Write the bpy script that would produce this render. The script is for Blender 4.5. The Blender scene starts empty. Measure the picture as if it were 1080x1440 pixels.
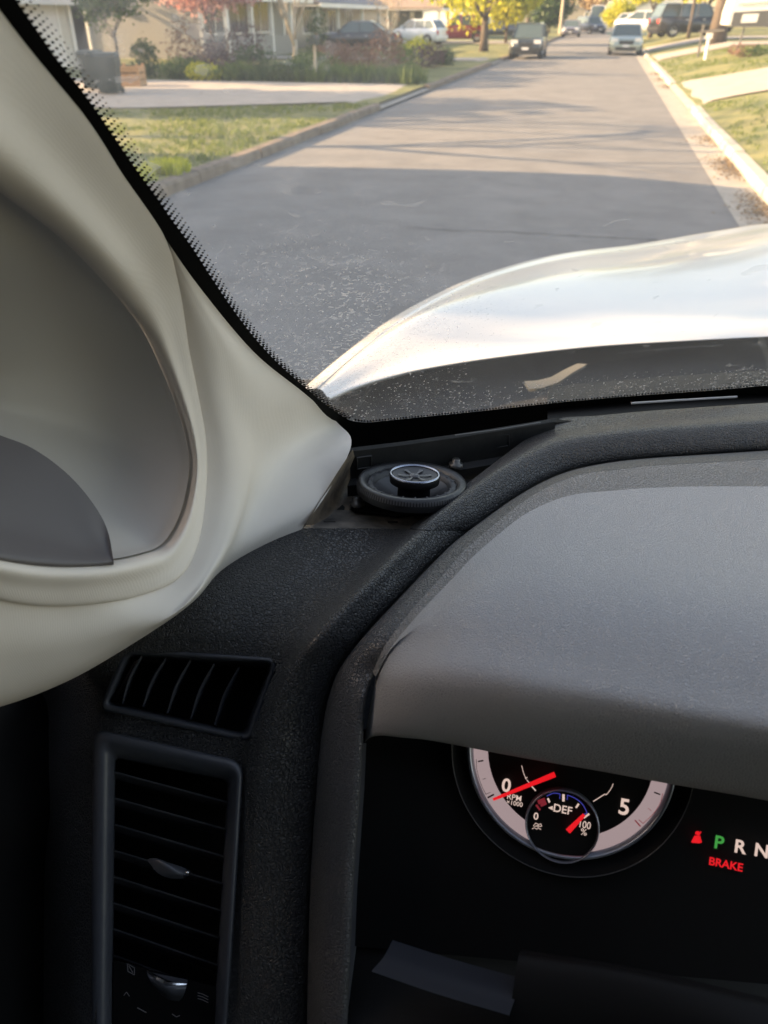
import bpy, bmesh, math, random
import numpy as np
from mathutils import Vector
from mathutils.bvhtree import BVHTree
random.seed(7); rng = np.random.default_rng(7)
R = math.radians
S = bpy.context.scene
COL = S.collection
# ------------------------------------------------------------------ camera, light, exposure
H = 1.75
PITCH, YAW, F = R(32.8), R(14.0), 1080.0
C = Vector((0, 0, H))
cam = bpy.data.cameras.new('camera'); co = bpy.data.objects.new('camera', cam); COL.objects.link(co)
co.location = C; co.rotation_euler = (math.pi/2-PITCH, 0, YAW)
cam.lens = 27; cam.sensor_width = 36; cam.sensor_fit = 'AUTO'; cam.clip_start = 0.02; cam.clip_end = 3000
cam.dof.use_dof = True; cam.dof.focus_distance = 0.60; cam.dof.aperture_fstop = 10.5
S.camera = co
SUN_EL, SUN_AZ = R(20), math.atan2(-.985, -.17)       # azimuth measured from +Y towards +X
w = bpy.data.worlds.new('World'); S.world = w; w.use_nodes = True
nt = w.node_tree; bg = nt.nodes['Background']
sky = nt.nodes.new('ShaderNodeTexSky'); sky.sky_type = 'NISHITA'; sky.sun_disc = False
sky.sun_elevation = SUN_EL; sky.sun_rotation = SUN_AZ; sky.air_density = 1.0; sky.dust_density = 1.5
nt.links.new(sky.outputs[0], bg.inputs[0]); bg.inputs[1].default_value = 0.15
sl = bpy.data.lights.new('sun', 'SUN'); sl.energy = 4.6; sl.angle = R(0.5); sl.color = (1, .80, .56)
so = bpy.data.objects.new('sun', sl); COL.objects.link(so)
sd = Vector((math.sin(SUN_AZ)*math.cos(SUN_EL), math.cos(SUN_AZ)*math.cos(SUN_EL), math.sin(SUN_EL)))
so.rotation_euler = sd.to_track_quat('Z', 'Y').to_euler()
S.view_settings.view_transform = 'Standard'; S.view_settings.look = 'None'; S.view_settings.gamma = 1
S.view_settings.exposure = 2.15
S.view_settings.use_white_balance = True; S.view_settings.white_balance_temperature = 9000; S.view_settings.white_balance_tint = 18
EXP = 2**S.view_settings.exposure
S.cycles.use_denoising = True
S.cycles.max_bounces = 8; S.cycles.transparent_max_bounces = 16
S.cycles.sample_clamp_indirect = 6

fw = Vector((-math.sin(YAW)*math.cos(PITCH), math.cos(YAW)*math.cos(PITCH), -math.sin(PITCH)))
rt = Vector((math.cos(YAW), math.sin(YAW), 0)); up = rt.cross(fw)
def P(px, py, d): return C + (fw + rt*((float(px)-540)/F) - up*((float(py)-720)/F))*float(d)
def dz(py, z): return -z/(math.sin(PITCH)+math.cos(PITCH)*(py-720)/F)      # depth of the level z below the eye
def Zp(px, py, z): return (px, py, dz(py, z))
def G(px, py, z=0):                                                          # on the ground level z
    return P(px, py, (H-z)/(math.sin(PITCH)+math.cos(PITCH)*(py-720)/F))
def proj(p):
    v = Vector(p)-C; d = v.dot(fw); return (540+F*v.dot(rt)/d, 720-F*v.dot(up)/d, d)
# ------------------------------------------------------------------ materials
def mat(name, col, rough=.6, metal=0, var=0, vscale=5, bump=0, bscale=50, kind='noise', coat=0, spec=.5, emit=None, es=0, trans=0, island=None, stretch=None):
    m = bpy.data.materials.new(name); m.use_nodes = True; n = m.node_tree.nodes; l = m.node_tree.links
    b = n['Principled BSDF']; out = n['Material Output']
    b.inputs['Base Color'].default_value = (*col, 1); b.inputs['Roughness'].default_value = rough
    b.inputs['Metallic'].default_value = metal; b.inputs['Specular IOR Level'].default_value = spec
    b.inputs['Coat Weight'].default_value = coat; b.inputs['Coat Roughness'].default_value = .06
    tc = n.new('ShaderNodeTexCoord'); src = tc.outputs['Object']
    if stretch:
        mp = n.new('ShaderNodeMapping'); mp.inputs['Scale'].default_value = stretch; l.new(src, mp.inputs[0]); src = mp.outputs[0]
    if var:
        t = n.new('ShaderNodeTexNoise'); t.inputs['Scale'].default_value = vscale; t.inputs['Detail'].default_value = 6
        t.inputs['Roughness'].default_value = .65
        l.new(src, t.inputs['Vector'])
        r = n.new('ShaderNodeValToRGB'); r.color_ramp.elements[0].position = .32; r.color_ramp.elements[1].position = .68
        c2 = island if island else tuple(min(1, c*(1+var)) for c in col)
        r.color_ramp.elements[0].color = (*[c*(1-var) for c in col], 1) if not island else (*col, 1)
        r.color_ramp.elements[1].color = (*c2, 1)
        l.new(t.outputs[0], r.inputs[0]); l.new(r.outputs[0], b.inputs['Base Color'])
    if bump:
        bp = n.new('ShaderNodeBump'); bp.inputs['Strength'].default_value = 1; bp.inputs['Distance'].default_value = bump
        if kind == 'leather':
            v = n.new('ShaderNodeTexVoronoi'); v.feature = 'DISTANCE_TO_EDGE'; v.inputs['Scale'].default_value = bscale
            ns = n.new('ShaderNodeTexNoise'); ns.inputs['Scale'].default_value = bscale*.6
            mx = n.new('ShaderNodeMixRGB'); mx.inputs[0].default_value = .004*300/bscale
            l.new(src, mx.inputs[1]); l.new(src, ns.inputs['Vector']); l.new(ns.outputs[1], mx.inputs[2]); l.new(mx.outputs[0], v.inputs['Vector'])
            r2 = n.new('ShaderNodeValToRGB'); r2.color_ramp.elements[1].position = .16
            l.new(v.outputs[0], r2.inputs[0]); l.new(r2.outputs[0], bp.inputs['Height'])
        elif kind == 'wave':
            v = n.new('ShaderNodeTexWave'); v.inputs['Scale'].default_value = bscale; v.inputs['Distortion'].default_value = 3
            v.inputs['Detail'].default_value = 2; l.new(src, v.inputs['Vector']); l.new(v.outputs['Fac'], bp.inputs['Height'])
        elif kind == 'siding':
            v = n.new('ShaderNodeTexWave'); v.bands_direction = 'Z'; v.wave_profile = 'SAW'; v.inputs['Scale'].default_value = bscale
            l.new(src, v.inputs['Vector']); l.new(v.outputs['Fac'], bp.inputs['Height'])
        else:
            v = n.new('ShaderNodeTexNoise'); v.inputs['Scale'].default_value = bscale; v.inputs['Detail'].default_value = 4
            l.new(src, v.inputs['Vector']); l.new(v.outputs[0], bp.inputs['Height'])
        l.new(bp.outputs[0], b.inputs['Normal'])
    if emit:
        b.inputs['Emission Color'].default_value = (*emit, 1); b.inputs['Emission Strength'].default_value = es/EXP
    return m
def leafmat(name, c1, c2, tr=.45):
    m = bpy.data.materials.new(name); m.use_nodes = True; n = m.node_tree.nodes; l = m.node_tree.links
    b = n['Principled BSDF']; g = n.new('ShaderNodeNewGeometry'); r = n.new('ShaderNodeValToRGB')
    r.color_ramp.elements[0].color = (*c1, 1); r.color_ramp.elements[1].color = (*c2, 1)
    l.new(g.outputs['Random Per Island'], r.inputs[0]); l.new(r.outputs[0], b.inputs['Base Color'])
    b.inputs['Roughness'].default_value = .6
    t = n.new('ShaderNodeBsdfTranslucent'); l.new(r.outputs[0], t.inputs[0])
    mx = n.new('ShaderNodeMixShader'); mx.inputs[0].default_value = tr
    l.new(b.outputs[0], mx.inputs[1]); l.new(t.outputs[0], mx.inputs[2]); l.new(mx.outputs[0], n['Material Output'].inputs[0])
    return m
# ------------------------------------------------------------------ object helpers
def link(name, me, m=None, parent=None, smooth=True):
    o = bpy.data.objects.new(name, me); COL.objects.link(o)
    if m:
        for q in (m if isinstance(m, (list, tuple)) else [m]): me.materials.append(q)
    if parent: o.parent = parent
    if smooth:
        for p in me.polygons: p.use_smooth = True
    return o
def mesh(name, vs, fs, m=None, parent=None, smooth=True, mi=None):
    me = bpy.data.meshes.new(name); me.from_pydata([tuple(v) for v in vs], [], fs)
    o = link(name, me, m, parent, smooth)
    if mi:
        for p, k in zip(me.polygons, mi): p.material_index = k
    return o
def tag(o, label=None, cat=None, group=None, kind=None):
    if label: o['label'] = label
    if cat: o['category'] = cat
    if group: o['group'] = group
    if kind: o['kind'] = kind
    return o
def empty(name, loc=(0,0,0), rz=0):
    o = bpy.data.objects.new(name, None); COL.objects.link(o); o.location = loc; o.rotation_euler = (0,0,rz); o.empty_display_size = .1; return o
def relabel(o, name): pass
def copy_tree(o, parent=None):
    c = o.copy(); COL.objects.link(c); c.parent = parent
    for ch in [x for x in bpy.data.objects if x.parent == o]: copy_tree(ch, c)
    return c
class MB:
    def __init__(s): s.v=[]; s.f=[]; s.mi=[]
    def add(s, vs, fs, k=0):
        n=len(s.v); s.v += [tuple(v) for v in vs]; s.f += [tuple(i+n for i in f) for f in fs]; s.mi += [k]*len(fs)
    def box(s, a, b, k=0):
        x0,y0,z0=a; x1,y1,z1=b
        s.add([(x0,y0,z0),(x1,y0,z0),(x1,y1,z0),(x0,y1,z0),(x0,y0,z1),(x1,y0,z1),(x1,y1,z1),(x0,y1,z1)],
              [(3,2,1,0),(4,5,6,7),(0,1,5,4),(1,2,6,5),(2,3,7,6),(3,0,4,7)],k)
    def tube(s, pts, r, n=8, k=0, cap=True, closed=False):
        pts=[Vector(p) for p in pts]; rs = r if isinstance(r,(list,tuple)) else [r]*len(pts); N=len(pts); vs=[]
        ref=None
        for i,p in enumerate(pts):
            if closed: t=(pts[(i+1)%N]-pts[i-1])
            else: t=pts[min(i+1,N-1)]-pts[max(i-1,0)]
            t.normalize()
            if ref is None: ref=Vector((0,0,1)) if abs(t.z)<.9 else Vector((1,0,0))
            a=(ref-t*ref.dot(t)).normalized(); ref=a; b=t.cross(a)
            for q in range(n): vs.append(p+(a*math.cos(2*math.pi*q/n)+b*math.sin(2*math.pi*q/n))*rs[i])
        fs=[]
        for i in range(N if closed else N-1):
            j=(i+1)%N
            for q in range(n): fs.append((i*n+q,i*n+(q+1)%n,j*n+(q+1)%n,j*n+q))
        if cap and not closed: fs += [tuple(range(n))[::-1], tuple((N-1)*n+q for q in range(n))]
        s.add(vs,fs,k)
    def lathe(s, prof, o, ax, n=40, k=0):           # prof: (radius, height); o origin; ax=(ex,ey,ez)
        ex,ey,ez=ax; vs=[]
        for r,h in prof:
            for q in range(n): vs.append(Vector(o)+ex*(r*math.cos(2*math.pi*q/n))+ey*(r*math.sin(2*math.pi*q/n))+ez*h)
        fs=[]
        for i in range(len(prof)-1):
            for q in range(n): fs.append((i*n+q,i*n+(q+1)%n,(i+1)*n+(q+1)%n,(i+1)*n+q))
        if prof[-1][0]<1e-5: pass
        s.add(vs,fs,k)
    def prism(s, poly, thick, k=0):                 # poly list of Vector, thick Vector
        n=len(poly); vs=[Vector(p) for p in poly]+[Vector(p)+thick for p in poly]
        s.add(vs,[tuple(range(n))[::-1],tuple(range(n,2*n))]+[(i,(i+1)%n,n+(i+1)%n,n+i) for i in range(n)],k)
    def build(s, name, m, parent=None, smooth=False): return mesh(name,s.v,s.f,m,parent,smooth,s.mi)
def catmull(A, n):                                   # A: (k, ...) array -> n samples per span
    A=np.asarray(A,float); k=len(A); E=np.concatenate([[2*A[0]-A[1]],A,[2*A[-1]-A[-2]]]); out=[]
    for i in range(k-1):
        p0,p1,p2,p3=E[i],E[i+1],E[i+2],E[i+3]
        for j in range(n):
            t=j/n; out.append(.5*((2*p1)+(-p0+p2)*t+(2*p0-5*p1+4*p2-p3)*t*t+(-p0+3*p1-3*p2+p3)*t**3))
    out.append(A[-1]); return np.array(out)
def inside(x,y,poly):
    c=False; n=len(poly)
    for i in range(n):
        x1,y1=poly[i][:2]; x2,y2=poly[(i+1)%n][:2]
        if (y1>y)!=(y2>y) and x<(x2-x1)*(y-y1)/(y2-y1)+x1: c=not c
    return c
def loft(name, rows, nu, nv, m, parent=None, holes=(), smooth=True):
    """rows of (px,py,depth) control points -> smooth surface standing at those depths"""
    g=catmull(np.array(rows,float),nu); g=np.swapaxes(catmull(np.swapaxes(g,0,1),nv),0,1)
    a,b=g.shape[:2]; vs=[P(*g[i,j]) for i in range(a) for j in range(b)]; fs=[]
    for i in range(a-1):
        for j in range(b-1):
            cx=(g[i,j]+g[i+1,j+1])/2
            if any(inside(cx[0],cx[1],h) for h in holes): continue
            fs.append((i*b+j,(i+1)*b+j,(i+1)*b+j+1,i*b+j+1))
    o=mesh(name,vs,fs,m,parent,smooth)
    bm=bmesh.new(); bm.from_mesh(o.data); bmesh.ops.delete(bm,geom=[v for v in bm.verts if not v.link_faces],context='VERTS')
    if bm.faces:
        bmesh.ops.recalc_face_normals(bm,faces=bm.faces)
        s=sum(f.normal.dot(C-f.calc_center_median()) for f in bm.faces)
        if s<0: bmesh.ops.reverse_faces(bm,faces=bm.faces)
    bm.to_mesh(o.data); bm.free(); return o
def roundpoly(pts, r, n=5):
    out=[]; N=len(pts)
    for i in range(N):
        p=np.array(pts[i],float); a=np.array(pts[i-1],float); b=np.array(pts[(i+1)%N],float)
        la=np.linalg.norm((a-p)[:2]); lb=np.linalg.norm((b-p)[:2]); s=p+(a-p)*min(r/la,.45); e=p+(b-p)*min(r/lb,.45)
        for k in range(n+1):
            t=k/n; out.append((1-t)**2*s+2*t*(1-t)*p+t*t*e)
    return out
def ringloft(name, loops, m, parent=None, smooth=True):
    n=len(loops[0]); vs=[P(*p) for L in loops for p in L]; fs=[]
    for i in range(len(loops)-1):
        for q in range(n): fs.append((i*n+q,(i+1)*n+q,(i+1)*n+(q+1)%n,i*n+(q+1)%n))
    return mesh(name,vs,fs,m,parent,smooth)

# ------------------------------------------------------------------ GROUND
M = {}
M['asphalt'] = mat('asphalt',(.158,.153,.148),.85,var=.18,vscale=1.4,bump=.008,bscale=45)
M['gutter'] = mat('concrete gutter',(.33,.30,.255),.85,var=.2,vscale=3,bump=.003,bscale=30)
M['kerb'] = mat('kerb concrete',(.40,.37,.32),.8,var=.16,vscale=4,bump=.004,bscale=25)
M['darkkerb'] = mat('dark brown kerb concrete',(.17,.13,.10),.85,var=.35,vscale=5,bump=.006,bscale=20)  # left kerb: darker, browner concrete than the right one
M['drive'] = mat('driveway concrete',(.34,.30,.26),.85,var=.13,vscale=2,bump=.003,bscale=20)
M['lawn'] = mat('lawn',(.045,.075,.02),.95,var=.5,vscale=.9,island=(.23,.215,.085),bump=.03,bscale=14)
M['soil'] = mat('dark soil',(.05,.038,.028),.95,var=.3,vscale=3,bump=.03,bscale=10)
def sheet(name, pts_rows, m, kind='structure'):
    nr=len(pts_rows); nc=len(pts_rows[0]); vs=[p for r in pts_rows for p in r]
    fs=[(i*nc+j,i*nc+j+1,(i+1)*nc+j+1,(i+1)*nc+j) for i in range(nr-1) for j in range(nc-1)]
    o=mesh(name,vs,fs,m,smooth=True); o['kind']=kind; return o
XL, XR = -4.72, 1.92          # road edges
YS=list(np.arange(-30,60,1.5))+list(np.arange(60,420,12))
def ycurve(y): return 0
sheet('road',[[(x,y,.035*(1-((x+1.4)/3.4)**2)) for x in np.linspace(XL-.05,XR-.42,9)] for y in YS],M['asphalt'])
sheet('gutter',[[(XR-.43,y,.012+.003),(XR-.2,y,.008),(XR+.02,y,.02)] for y in YS],M['gutter'])
def zr(x): 
    t=x-(XR+.16); return .12+ (.18*t if t<3.4 else .612+.02*min(t-3.4,30))
def zl(x):
    return .12
xr=[XR+.14]+list(XR+.16+np.array([.5,1,1.5,2,2.5,3,3.5,4,5,7,10,15,25,60,200,700]))
xl=[XL-.14]+list(XL-.16-np.array([.5,1,2,3,5,8,12,18,25,40,80,200,700]))
sheet('ground',[[(x,y,-.25) for x in np.linspace(-900,900,7)] for y in np.linspace(-300,1500,7)],M['soil'])
sheet('lawn',[[(x,y,zr(x)+(.012*math.sin(y*1.7+x*2) if x<20 else 0)) for x in xr] for y in YS],M['lawn'])
sheet('lawn',[[(x,y,zl(x)+(.012*math.sin(y*1.3+x*2) if x>-20 else 0)) for x in xl] for y in YS],M['lawn'])
def kerb(x0,x1,y0,y1,m,name='kerb'):
    b=MB(); y=y0
    while y<y1-.05:
        L=min(random.choice((.85,1.2,1.6)) ,y1-y)
        dx=random.uniform(-.012,.012); dzz=random.uniform(-.008,.008); g=.02
        s=1 if x1>x0 else -1; a,bb=x0+dx,x1+dx
        pr=[(a,-.05),(a+s*.01,.10+dzz),(a+s*.035,.135+dzz),(bb,.14+dzz),(bb,-.05)]
        vs=[(p[0],y,p[1]) for p in pr]+[(p[0],y+L-g,p[1]) for p in pr]
        b.add(vs,[(0,1,2,3,4),(9,8,7,6,5)]+[(i,(i+1)%5,5+(i+1)%5,5+i) for i in range(5)])
        y+=L
    o=b.build(name,m); o['kind']='structure'
kerb(XR,XR+.17,-6,19.8,M['kerb']); kerb(XR,XR+.17,27.2,40.5,M['kerb']); kerb(XR,XR+.17,46,160,M['kerb'])
kerb(XL,XL-.17,-6,18.7,M['darkkerb']); kerb(XL,XL-.17,24.3,38,M['darkkerb']); kerb(XL,XL-.17,42,150,M['darkkerb'])
def drive(y0,y1,side,x1,skew=0,zoff=.02,flare=0):
    rows=[]
    f=zr if side>0 else zl; xe=XR if side>0 else XL
    for x in np.linspace(0,1,24):
        X=xe-side*.02+(x1-xe)*x; z=f(X)+zoff+.012 if abs(X-xe)>.5 else .035+(f(xe+side*.5)+zoff+.012-.035)*abs(X-xe)/.5
        fl=max(0,.7-abs(X-xe)); sk=skew*abs(X-xe)
        fq=min(flare,.62*abs(X-xe)); rows.append([(X,y0-fl+sk-fq,z),((X),(y0+y1)/2+sk,z),(X,y1+fl+sk,z)])
    sheet('driveway',rows,M['drive'])
drive(19.2,24.2,-1,-24,flare=3.0); drive(20.6,26.6,1,14); drive(41,45.5,1,14); drive(38.7,41.5,-1,-24); drive(52,57,1,13); drive(64,72,-1,-19)
# distant ground rise and street end
b=MB(); M['crack']=mat('dark crack filler',(.05,.048,.047),.9)
for (xa,xb,ya,slope) in ((-1.75,.75,7.55,.07),(-3.6,-1.2,13.9,-.03),(-2.9,-2.7,16.5,.5)):
    pts=[]; y=ya
    for x in np.arange(xa,xb,.09): y+=random.uniform(-.03,.03)+slope*.09; pts.append((x,y))
    for (x0,y0),(x1,y1) in zip(pts[:-1],pts[1:]):
        w_=random.uniform(.004,.013); z=lambda x:.035*(1-((x+1.4)/3.4)**2)+.005
        b.add([(x0,y0-w_,z(x0)),(x1,y1-w_,z(x1)),(x1,y1+w_,z(x1)),(x0,y0+w_,z(x0))],[(0,1,2,3)])
o=b.build('road_cracks',M['crack']); o['kind']='structure'
# ------------------------------------------------------------------ grass tufts (stuff)
lm_g = leafmat('grass blades',(.05,.10,.015),(.20,.24,.05),.35)
lm_y = leafmat('yellow green clumps',(.35,.40,.02),(.60,.58,.04),.5)
def tufts(name, pts, h, wd, m, per=7):
    b=MB()
    for (x,y,z) in pts:
        for _ in range(per):
            a=random.uniform(0,6.28); r=random.uniform(0,.06); px,py=x+math.cos(a)*r,y+math.sin(a)*r
            hh=h*random.uniform(.5,1.3); t=random.uniform(0,6.28); dx,dy=math.cos(t)*wd,math.sin(t)*wd; lx,ly=random.uniform(-.5,.5)*hh,random.uniform(-.5,.5)*hh
            b.add([(px-dx,py-dy,z),(px+dx,py+dy,z),(px+lx,py+ly,z+hh)],[(0,1,2)])
    return b.build(name,m)
pts=[]
for _ in range(5200):
    x=XL-.25-abs(random.gauss(0,4.5)); y=random.uniform(7,19)
    if x<-18 or math.sin(x*1.3+y*.7)+math.sin(y*1.9-x)+random.uniform(-1,1)<-.6: continue
    if y>18.8-min(3.0,.62*(XL-x)): continue
    pts.append((x,y,zl(x)))
tag(tufts('grass',pts,.07,.008,lm_g),kind='stuff')
pts=[]
for _ in range(5200):
    x=XR+.25+abs(random.gauss(0,2.5)); y=random.uniform(6,40)
    if 20<y<27.2 or math.sin(x*1.9+y*.8)+math.sin(y*1.1-x)+random.uniform(-1,1)<.1: continue
    pts.append((x,y,zr(x)))
tag(tufts('grass',pts,.06,.008,lm_g),kind='stuff')
# fallen leaves in the right gutter
b=MB()
for _ in range(2600):
    y=random.choice((random.uniform(9,15.5),random.uniform(8,13),random.uniform(26,34))); x=XR-.02-abs(random.gauss(0,.16)); z=.02+random.uniform(.0,.03)
    if random.random()>.5+.5*math.sin(y*2.1+1): continue
    s=random.uniform(.012,.03); a=random.uniform(0,6.28); e=Vector((math.cos(a)*s,math.sin(a)*s,random.uniform(-.01,.01))); f=Vector((-math.sin(a)*s*.6,math.cos(a)*s*.6,random.uniform(-.008,.008))); c=Vector((x,y,z))
    b.add([c-e,c-f,c+e,c+f],[(0,1,2,3)])
tag(b.build('fallen_leaves',leafmat('dry leaf litter',(.10,.065,.03),(.26,.17,.08),.1)),kind='stuff')
# ------------------------------------------------------------------ trees and plants
M['bark'] = mat('dark bark',(.085,.065,.05),.95,var=.35,vscale=6,bump=.02,bscale=12,stretch=(1,1,.25))
M['palebark'] = mat('pale bark',(.42,.36,.28),.9,var=.25,vscale=8,bump=.01,bscale=15)
def leafcloud(name, blobs, n, s, m, parent=None):
    n=n if isinstance(n,int) else int(n)
    vol=[b[3]*b[4]*b[5] for b in blobs]; tot=sum(vol)
    V=[];Fc=[]
    for b_,v in zip(blobs,vol):
        k=max(8,int(n*v/tot)); cx,cy,cz,rx,ry,rz=b_
        d=rng.normal(size=(k,3)); d/=np.linalg.norm(d,axis=1)[:,None]; r=rng.uniform(.35,1.08,k)**.6
        lump=1+.16*np.sin(d[:,0]*7+cx)*np.cos(d[:,2]*6+cy)
        c=d*(r*lump)[:,None]*np.array([rx,ry,rz])+np.array([cx,cy,cz])
        e=rng.normal(size=(k,3)); e/=np.linalg.norm(e,axis=1)[:,None]; f=np.cross(e,rng.normal(size=(k,3))); f/=np.linalg.norm(f,axis=1)[:,None]
        ss=(s*rng.uniform(.5,1.35,k))[:,None]
        q=np.stack([c-e*ss,c-f*ss*.5,c+e*ss,c+f*ss*.5],1).reshape(-1,3); o=len(V); V+=q.tolist(); Fc+=[(o+4*i,o+4*i+1,o+4*i+2,o+4*i+3) for i in range(k)]
    return mesh(name,V,Fc,m,parent,False)
def limbs(b, p, d, L, r, depth, spread=.6, k=0, kink=.12):
    pts=[p.copy()]; q=p.copy(); dd=d.copy(); n=4; rs=[r]
    for i in range(n):
        dd=(dd+Vector((random.uniform(-kink,kink),random.uniform(-kink,kink),random.uniform(-.03,.08)))).normalized(); q=q+dd*(L/n); pts.append(q.copy()); rs.append(r*(1-.45*(i+1)/n))
    b.tube(pts,rs,6 if depth>1 else 5,k)
    tips=[q]
    if depth>0:
        for i in range(random.choice((2,3,3))):
            a=random.uniform(0,6.28); nd=(dd+Vector((math.cos(a)*spread,math.sin(a)*spread,random.uniform(.0,.4)))).normalized()
            st=pts[random.choice((2,3,4))] if i else q
            tips+=limbs(b,st,nd,L*random.uniform(.6,.85),r*.5,depth-1,spread,k,kink)
    return tips
def tree(name,label,cat,base,h_tr,r,depth,leaf,n,ls,blobr,barkm,group=None,spread=.7,L=None,lean=(0,0),extra=None):
    o=empty(name,base); b=MB(); tag(o,label,cat,group)
    p=Vector((0,0,-.1)); pts=[p,Vector((lean[0]*.4,lean[1]*.4,h_tr*.35)),Vector((lean[0],lean[1],h_tr))]
    b.tube(pts,[r*1.35,r,r*.88],9); tips=[]
    for i in range(4):
        a=i*1.57+random.uniform(-.4,.4); tips+=limbs(b,pts[-1]-Vector((0,0,.1*i)),Vector((math.cos(a)*spread,math.sin(a)*spread,1)).normalized(),L or h_tr*.9,r*.55,depth,spread)
    b.build('trunk',barkm,o,True)
    if leaf:
        bl=[(t.x,t.y,t.z,blobr*random.uniform(.6,1.2),blobr*random.uniform(.6,1.2),blobr*random.uniform(.5,.9)) for t in tips]
        if extra: bl+=extra
        leafcloud('crown',bl,n,ls,leaf,o)
    return o
L_yel=leafmat('spring yellow leaves',(.36,.38,.03),(.62,.58,.06),.55); L_grn=leafmat('green leaves',(.045,.09,.02),(.14,.20,.05),.4)
L_drk=leafmat('dark green leaves',(.02,.05,.015),(.06,.11,.03),.3); L_pnk=leafmat('pink blossom',(.42,.20,.20),(.72,.42,.38),.45)
L_prp=leafmat('purple leaves',(.05,.025,.03),(.13,.07,.07),.3); L_red=leafmat('reddish brown twigs',(.14,.07,.05),(.30,.17,.12),.3)
L_tan=leafmat('tan dry flowers',(.35,.25,.14),(.60,.46,.28),.4)
def gz(x): return zl(x) if x<XL else (zr(x) if x>XR else 0)
def atX(px,Y):                       # x where the column px meets the line Y
    # solve on horizontal plane near eye height
    lo,hi=-60,60
    for _ in range(50):
        m=(lo+hi)/2
        if proj((m,Y,H-1))[0]<px: lo=m
        else: hi=m
    return lo
def spot(px,Y): x=atX(px,Y); return (x,Y,gz(x))
tree('street_tree','big tree with dark trunk and yellow green leaves on left verge','tree',spot(681,50),1.7,.22,2,L_yel,9000,.16,1.5,M['bark'],spread=.9,L=2.0,extra=[(-1.6,2,2.6,1.2,1.5,.6),(-3,1,2.6,1.2,1.5,.5)])
tree('yellow_tree','drooping yellow green tree left of the dark parked car','tree',spot(712,66),1.2,.12,2,L_yel,5000,.2,1.3,M['bark'],L=1.3,extra=[(-1,0,2.2,1.7,2,1.4),(-3.2,1,1.9,1.6,1.6,1.3)])
tree('green_tree','small green tree on slim trunk behind the dark bins','tree',spot(165,28),1.25,.05,2,L_grn,3800,.10,.75,M['bark'],L=1.0,extra=[(-.4,0,2.6,1.3,1,.75),(1.0,0,2.5,.9,.8,.6)])
tree('pink_tree','pink blossoming tree before the shaded house','tree',spot(300,31),1.5,.09,2,L_pnk,11000,.075,.8,M['bark'],L=1.2,extra=[(-1.0,0,2.3,1.0,.9,.6),(.1,0,2.35,1.2,.9,.75),(1.3,0,2.45,1.2,.9,.55)])
tree('bare_tree','pale barked bare tree with forked trunk among the garden plants','tree',spot(415,33),.9,.11,3,None,0,0,0,M['palebark'],spread=.45,L=1.7)
tree('blossom_tree','slender tan flowering young tree standing by the garden bed','tree',spot(548,31),1.0,.04,3,L_tan,700,.04,.5,M['palebark'],spread=.5,L=.9)
tree('conifer','rounded dark green tree far up the street beside utility pole','tree',spot(772,110),.8,.14,2,L_drk,4000,.28,1.4,M['bark'],L=1.2,extra=[(0,0,2.4,2.2,2,1.9),(0,0,4,1.8,1.8,2)])
tree('maple','small bright green tree in front of far white house','tree',spot(868,118),.9,.1,1,L_yel,2500,.2,1.1,M['bark'],L=1.1,extra=[(0,0,2.4,1.7,1.6,1.3)])
tree('spreading_tree','wide light green tree above the parked white cars','tree',spot(915,76),2.0,.16,2,L_yel,4500,.2,1.3,M['bark'],L=1.8,extra=[(-2,0,3.1,2.0,2,.8),(1.8,0,3.3,2,2,.8)])
tree('oak','thick brown trunk rising between the black SUV and trailer','tree',spot(1007,46),3.6,.36,2,L_grn,2500,.15,1.3,M['bark'],L=2.6)
tree('autumn_tree','tan leaved bushy tree above roof of the black SUV','tree',spot(968,60),2.2,.1,2,L_tan,2500,.12,.8,M['bark'],L=.8,extra=[(0,0,2.35,1.2,1.2,.35)])
for i,(px,Y,lf,lab) in enumerate(((705,150,L_yel,'pale yellow far tree at left side of street end'),(742,170,L_tan,'tan hazy far tree beyond the dark parked car'),(905,165,L_grn,'green far tree right of the white house'),(990,130,L_yel,'yellow green far tree behind the black SUV'),(1060,120,L_grn,'green far tree behind the trailer'),(830,230,L_tan,'tan treetop closing the far end of street'),(640,120,L_yel,'yellow far tree behind the red SUV'))):
    tree('distant_tree',lab,'tree',spot(px,Y),2,.3,2,lf,3000,.5,2.6,M['bark'],group='far trees along the street',L=3)
for i,(x,y,rr) in enumerate(((-27,14.8,3.2),(-28,23.5,4.0),(-28,34,4.5))):  # unseen trees added to cast shade over the left of the road
    tree('road_shade_tree',('unseen leafy tree added for road shade behind the white garage house','unseen leafy tree added for road shade beside the first driveway','unseen leafy tree added for road shade behind the beige sided house')[i],'tree',(x,y,.1),4.5,.25,2,L_drk,5000,.28,1.4,M['bark'],L=1.6,extra=[(0,0,7.3,2.2,rr,2.0),(0,rr*.5,8.3,1.6,rr*.5,1.2)],group='unseen trees added to shade the road')
# unseen trees and houses added to shade the truck and the near road
tree('shade_tree','unseen leafy tree added left of the truck to shade it','tree',(-9.3,2.7,zl(-9.5)),3.0,.12,1,L_drk,9000,.08,.4,M['bark'],L=.9,extra=[(0,-2.05,4.75,.6,.95,.75),(0,-.8,4.9,.7,.9,.8)])
# unseen leafless trees added to cast thin branch shadows on the road
tree('branch_shadow_tree','unseen leafless tree added for branch shadows beside the low wing','tree',(-11.4,11.6,.1),3.0,.15,3,None,0,0,0,M['bark'],spread=1.1,L=2.2)
tree('branch_shadow_tree','second unseen leafless tree added for branch shadows by the driveway','tree',(-12.8,14.3,.1),3.2,.13,3,None,0,0,0,M['bark'],spread=1.1,L=2.1)
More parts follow.
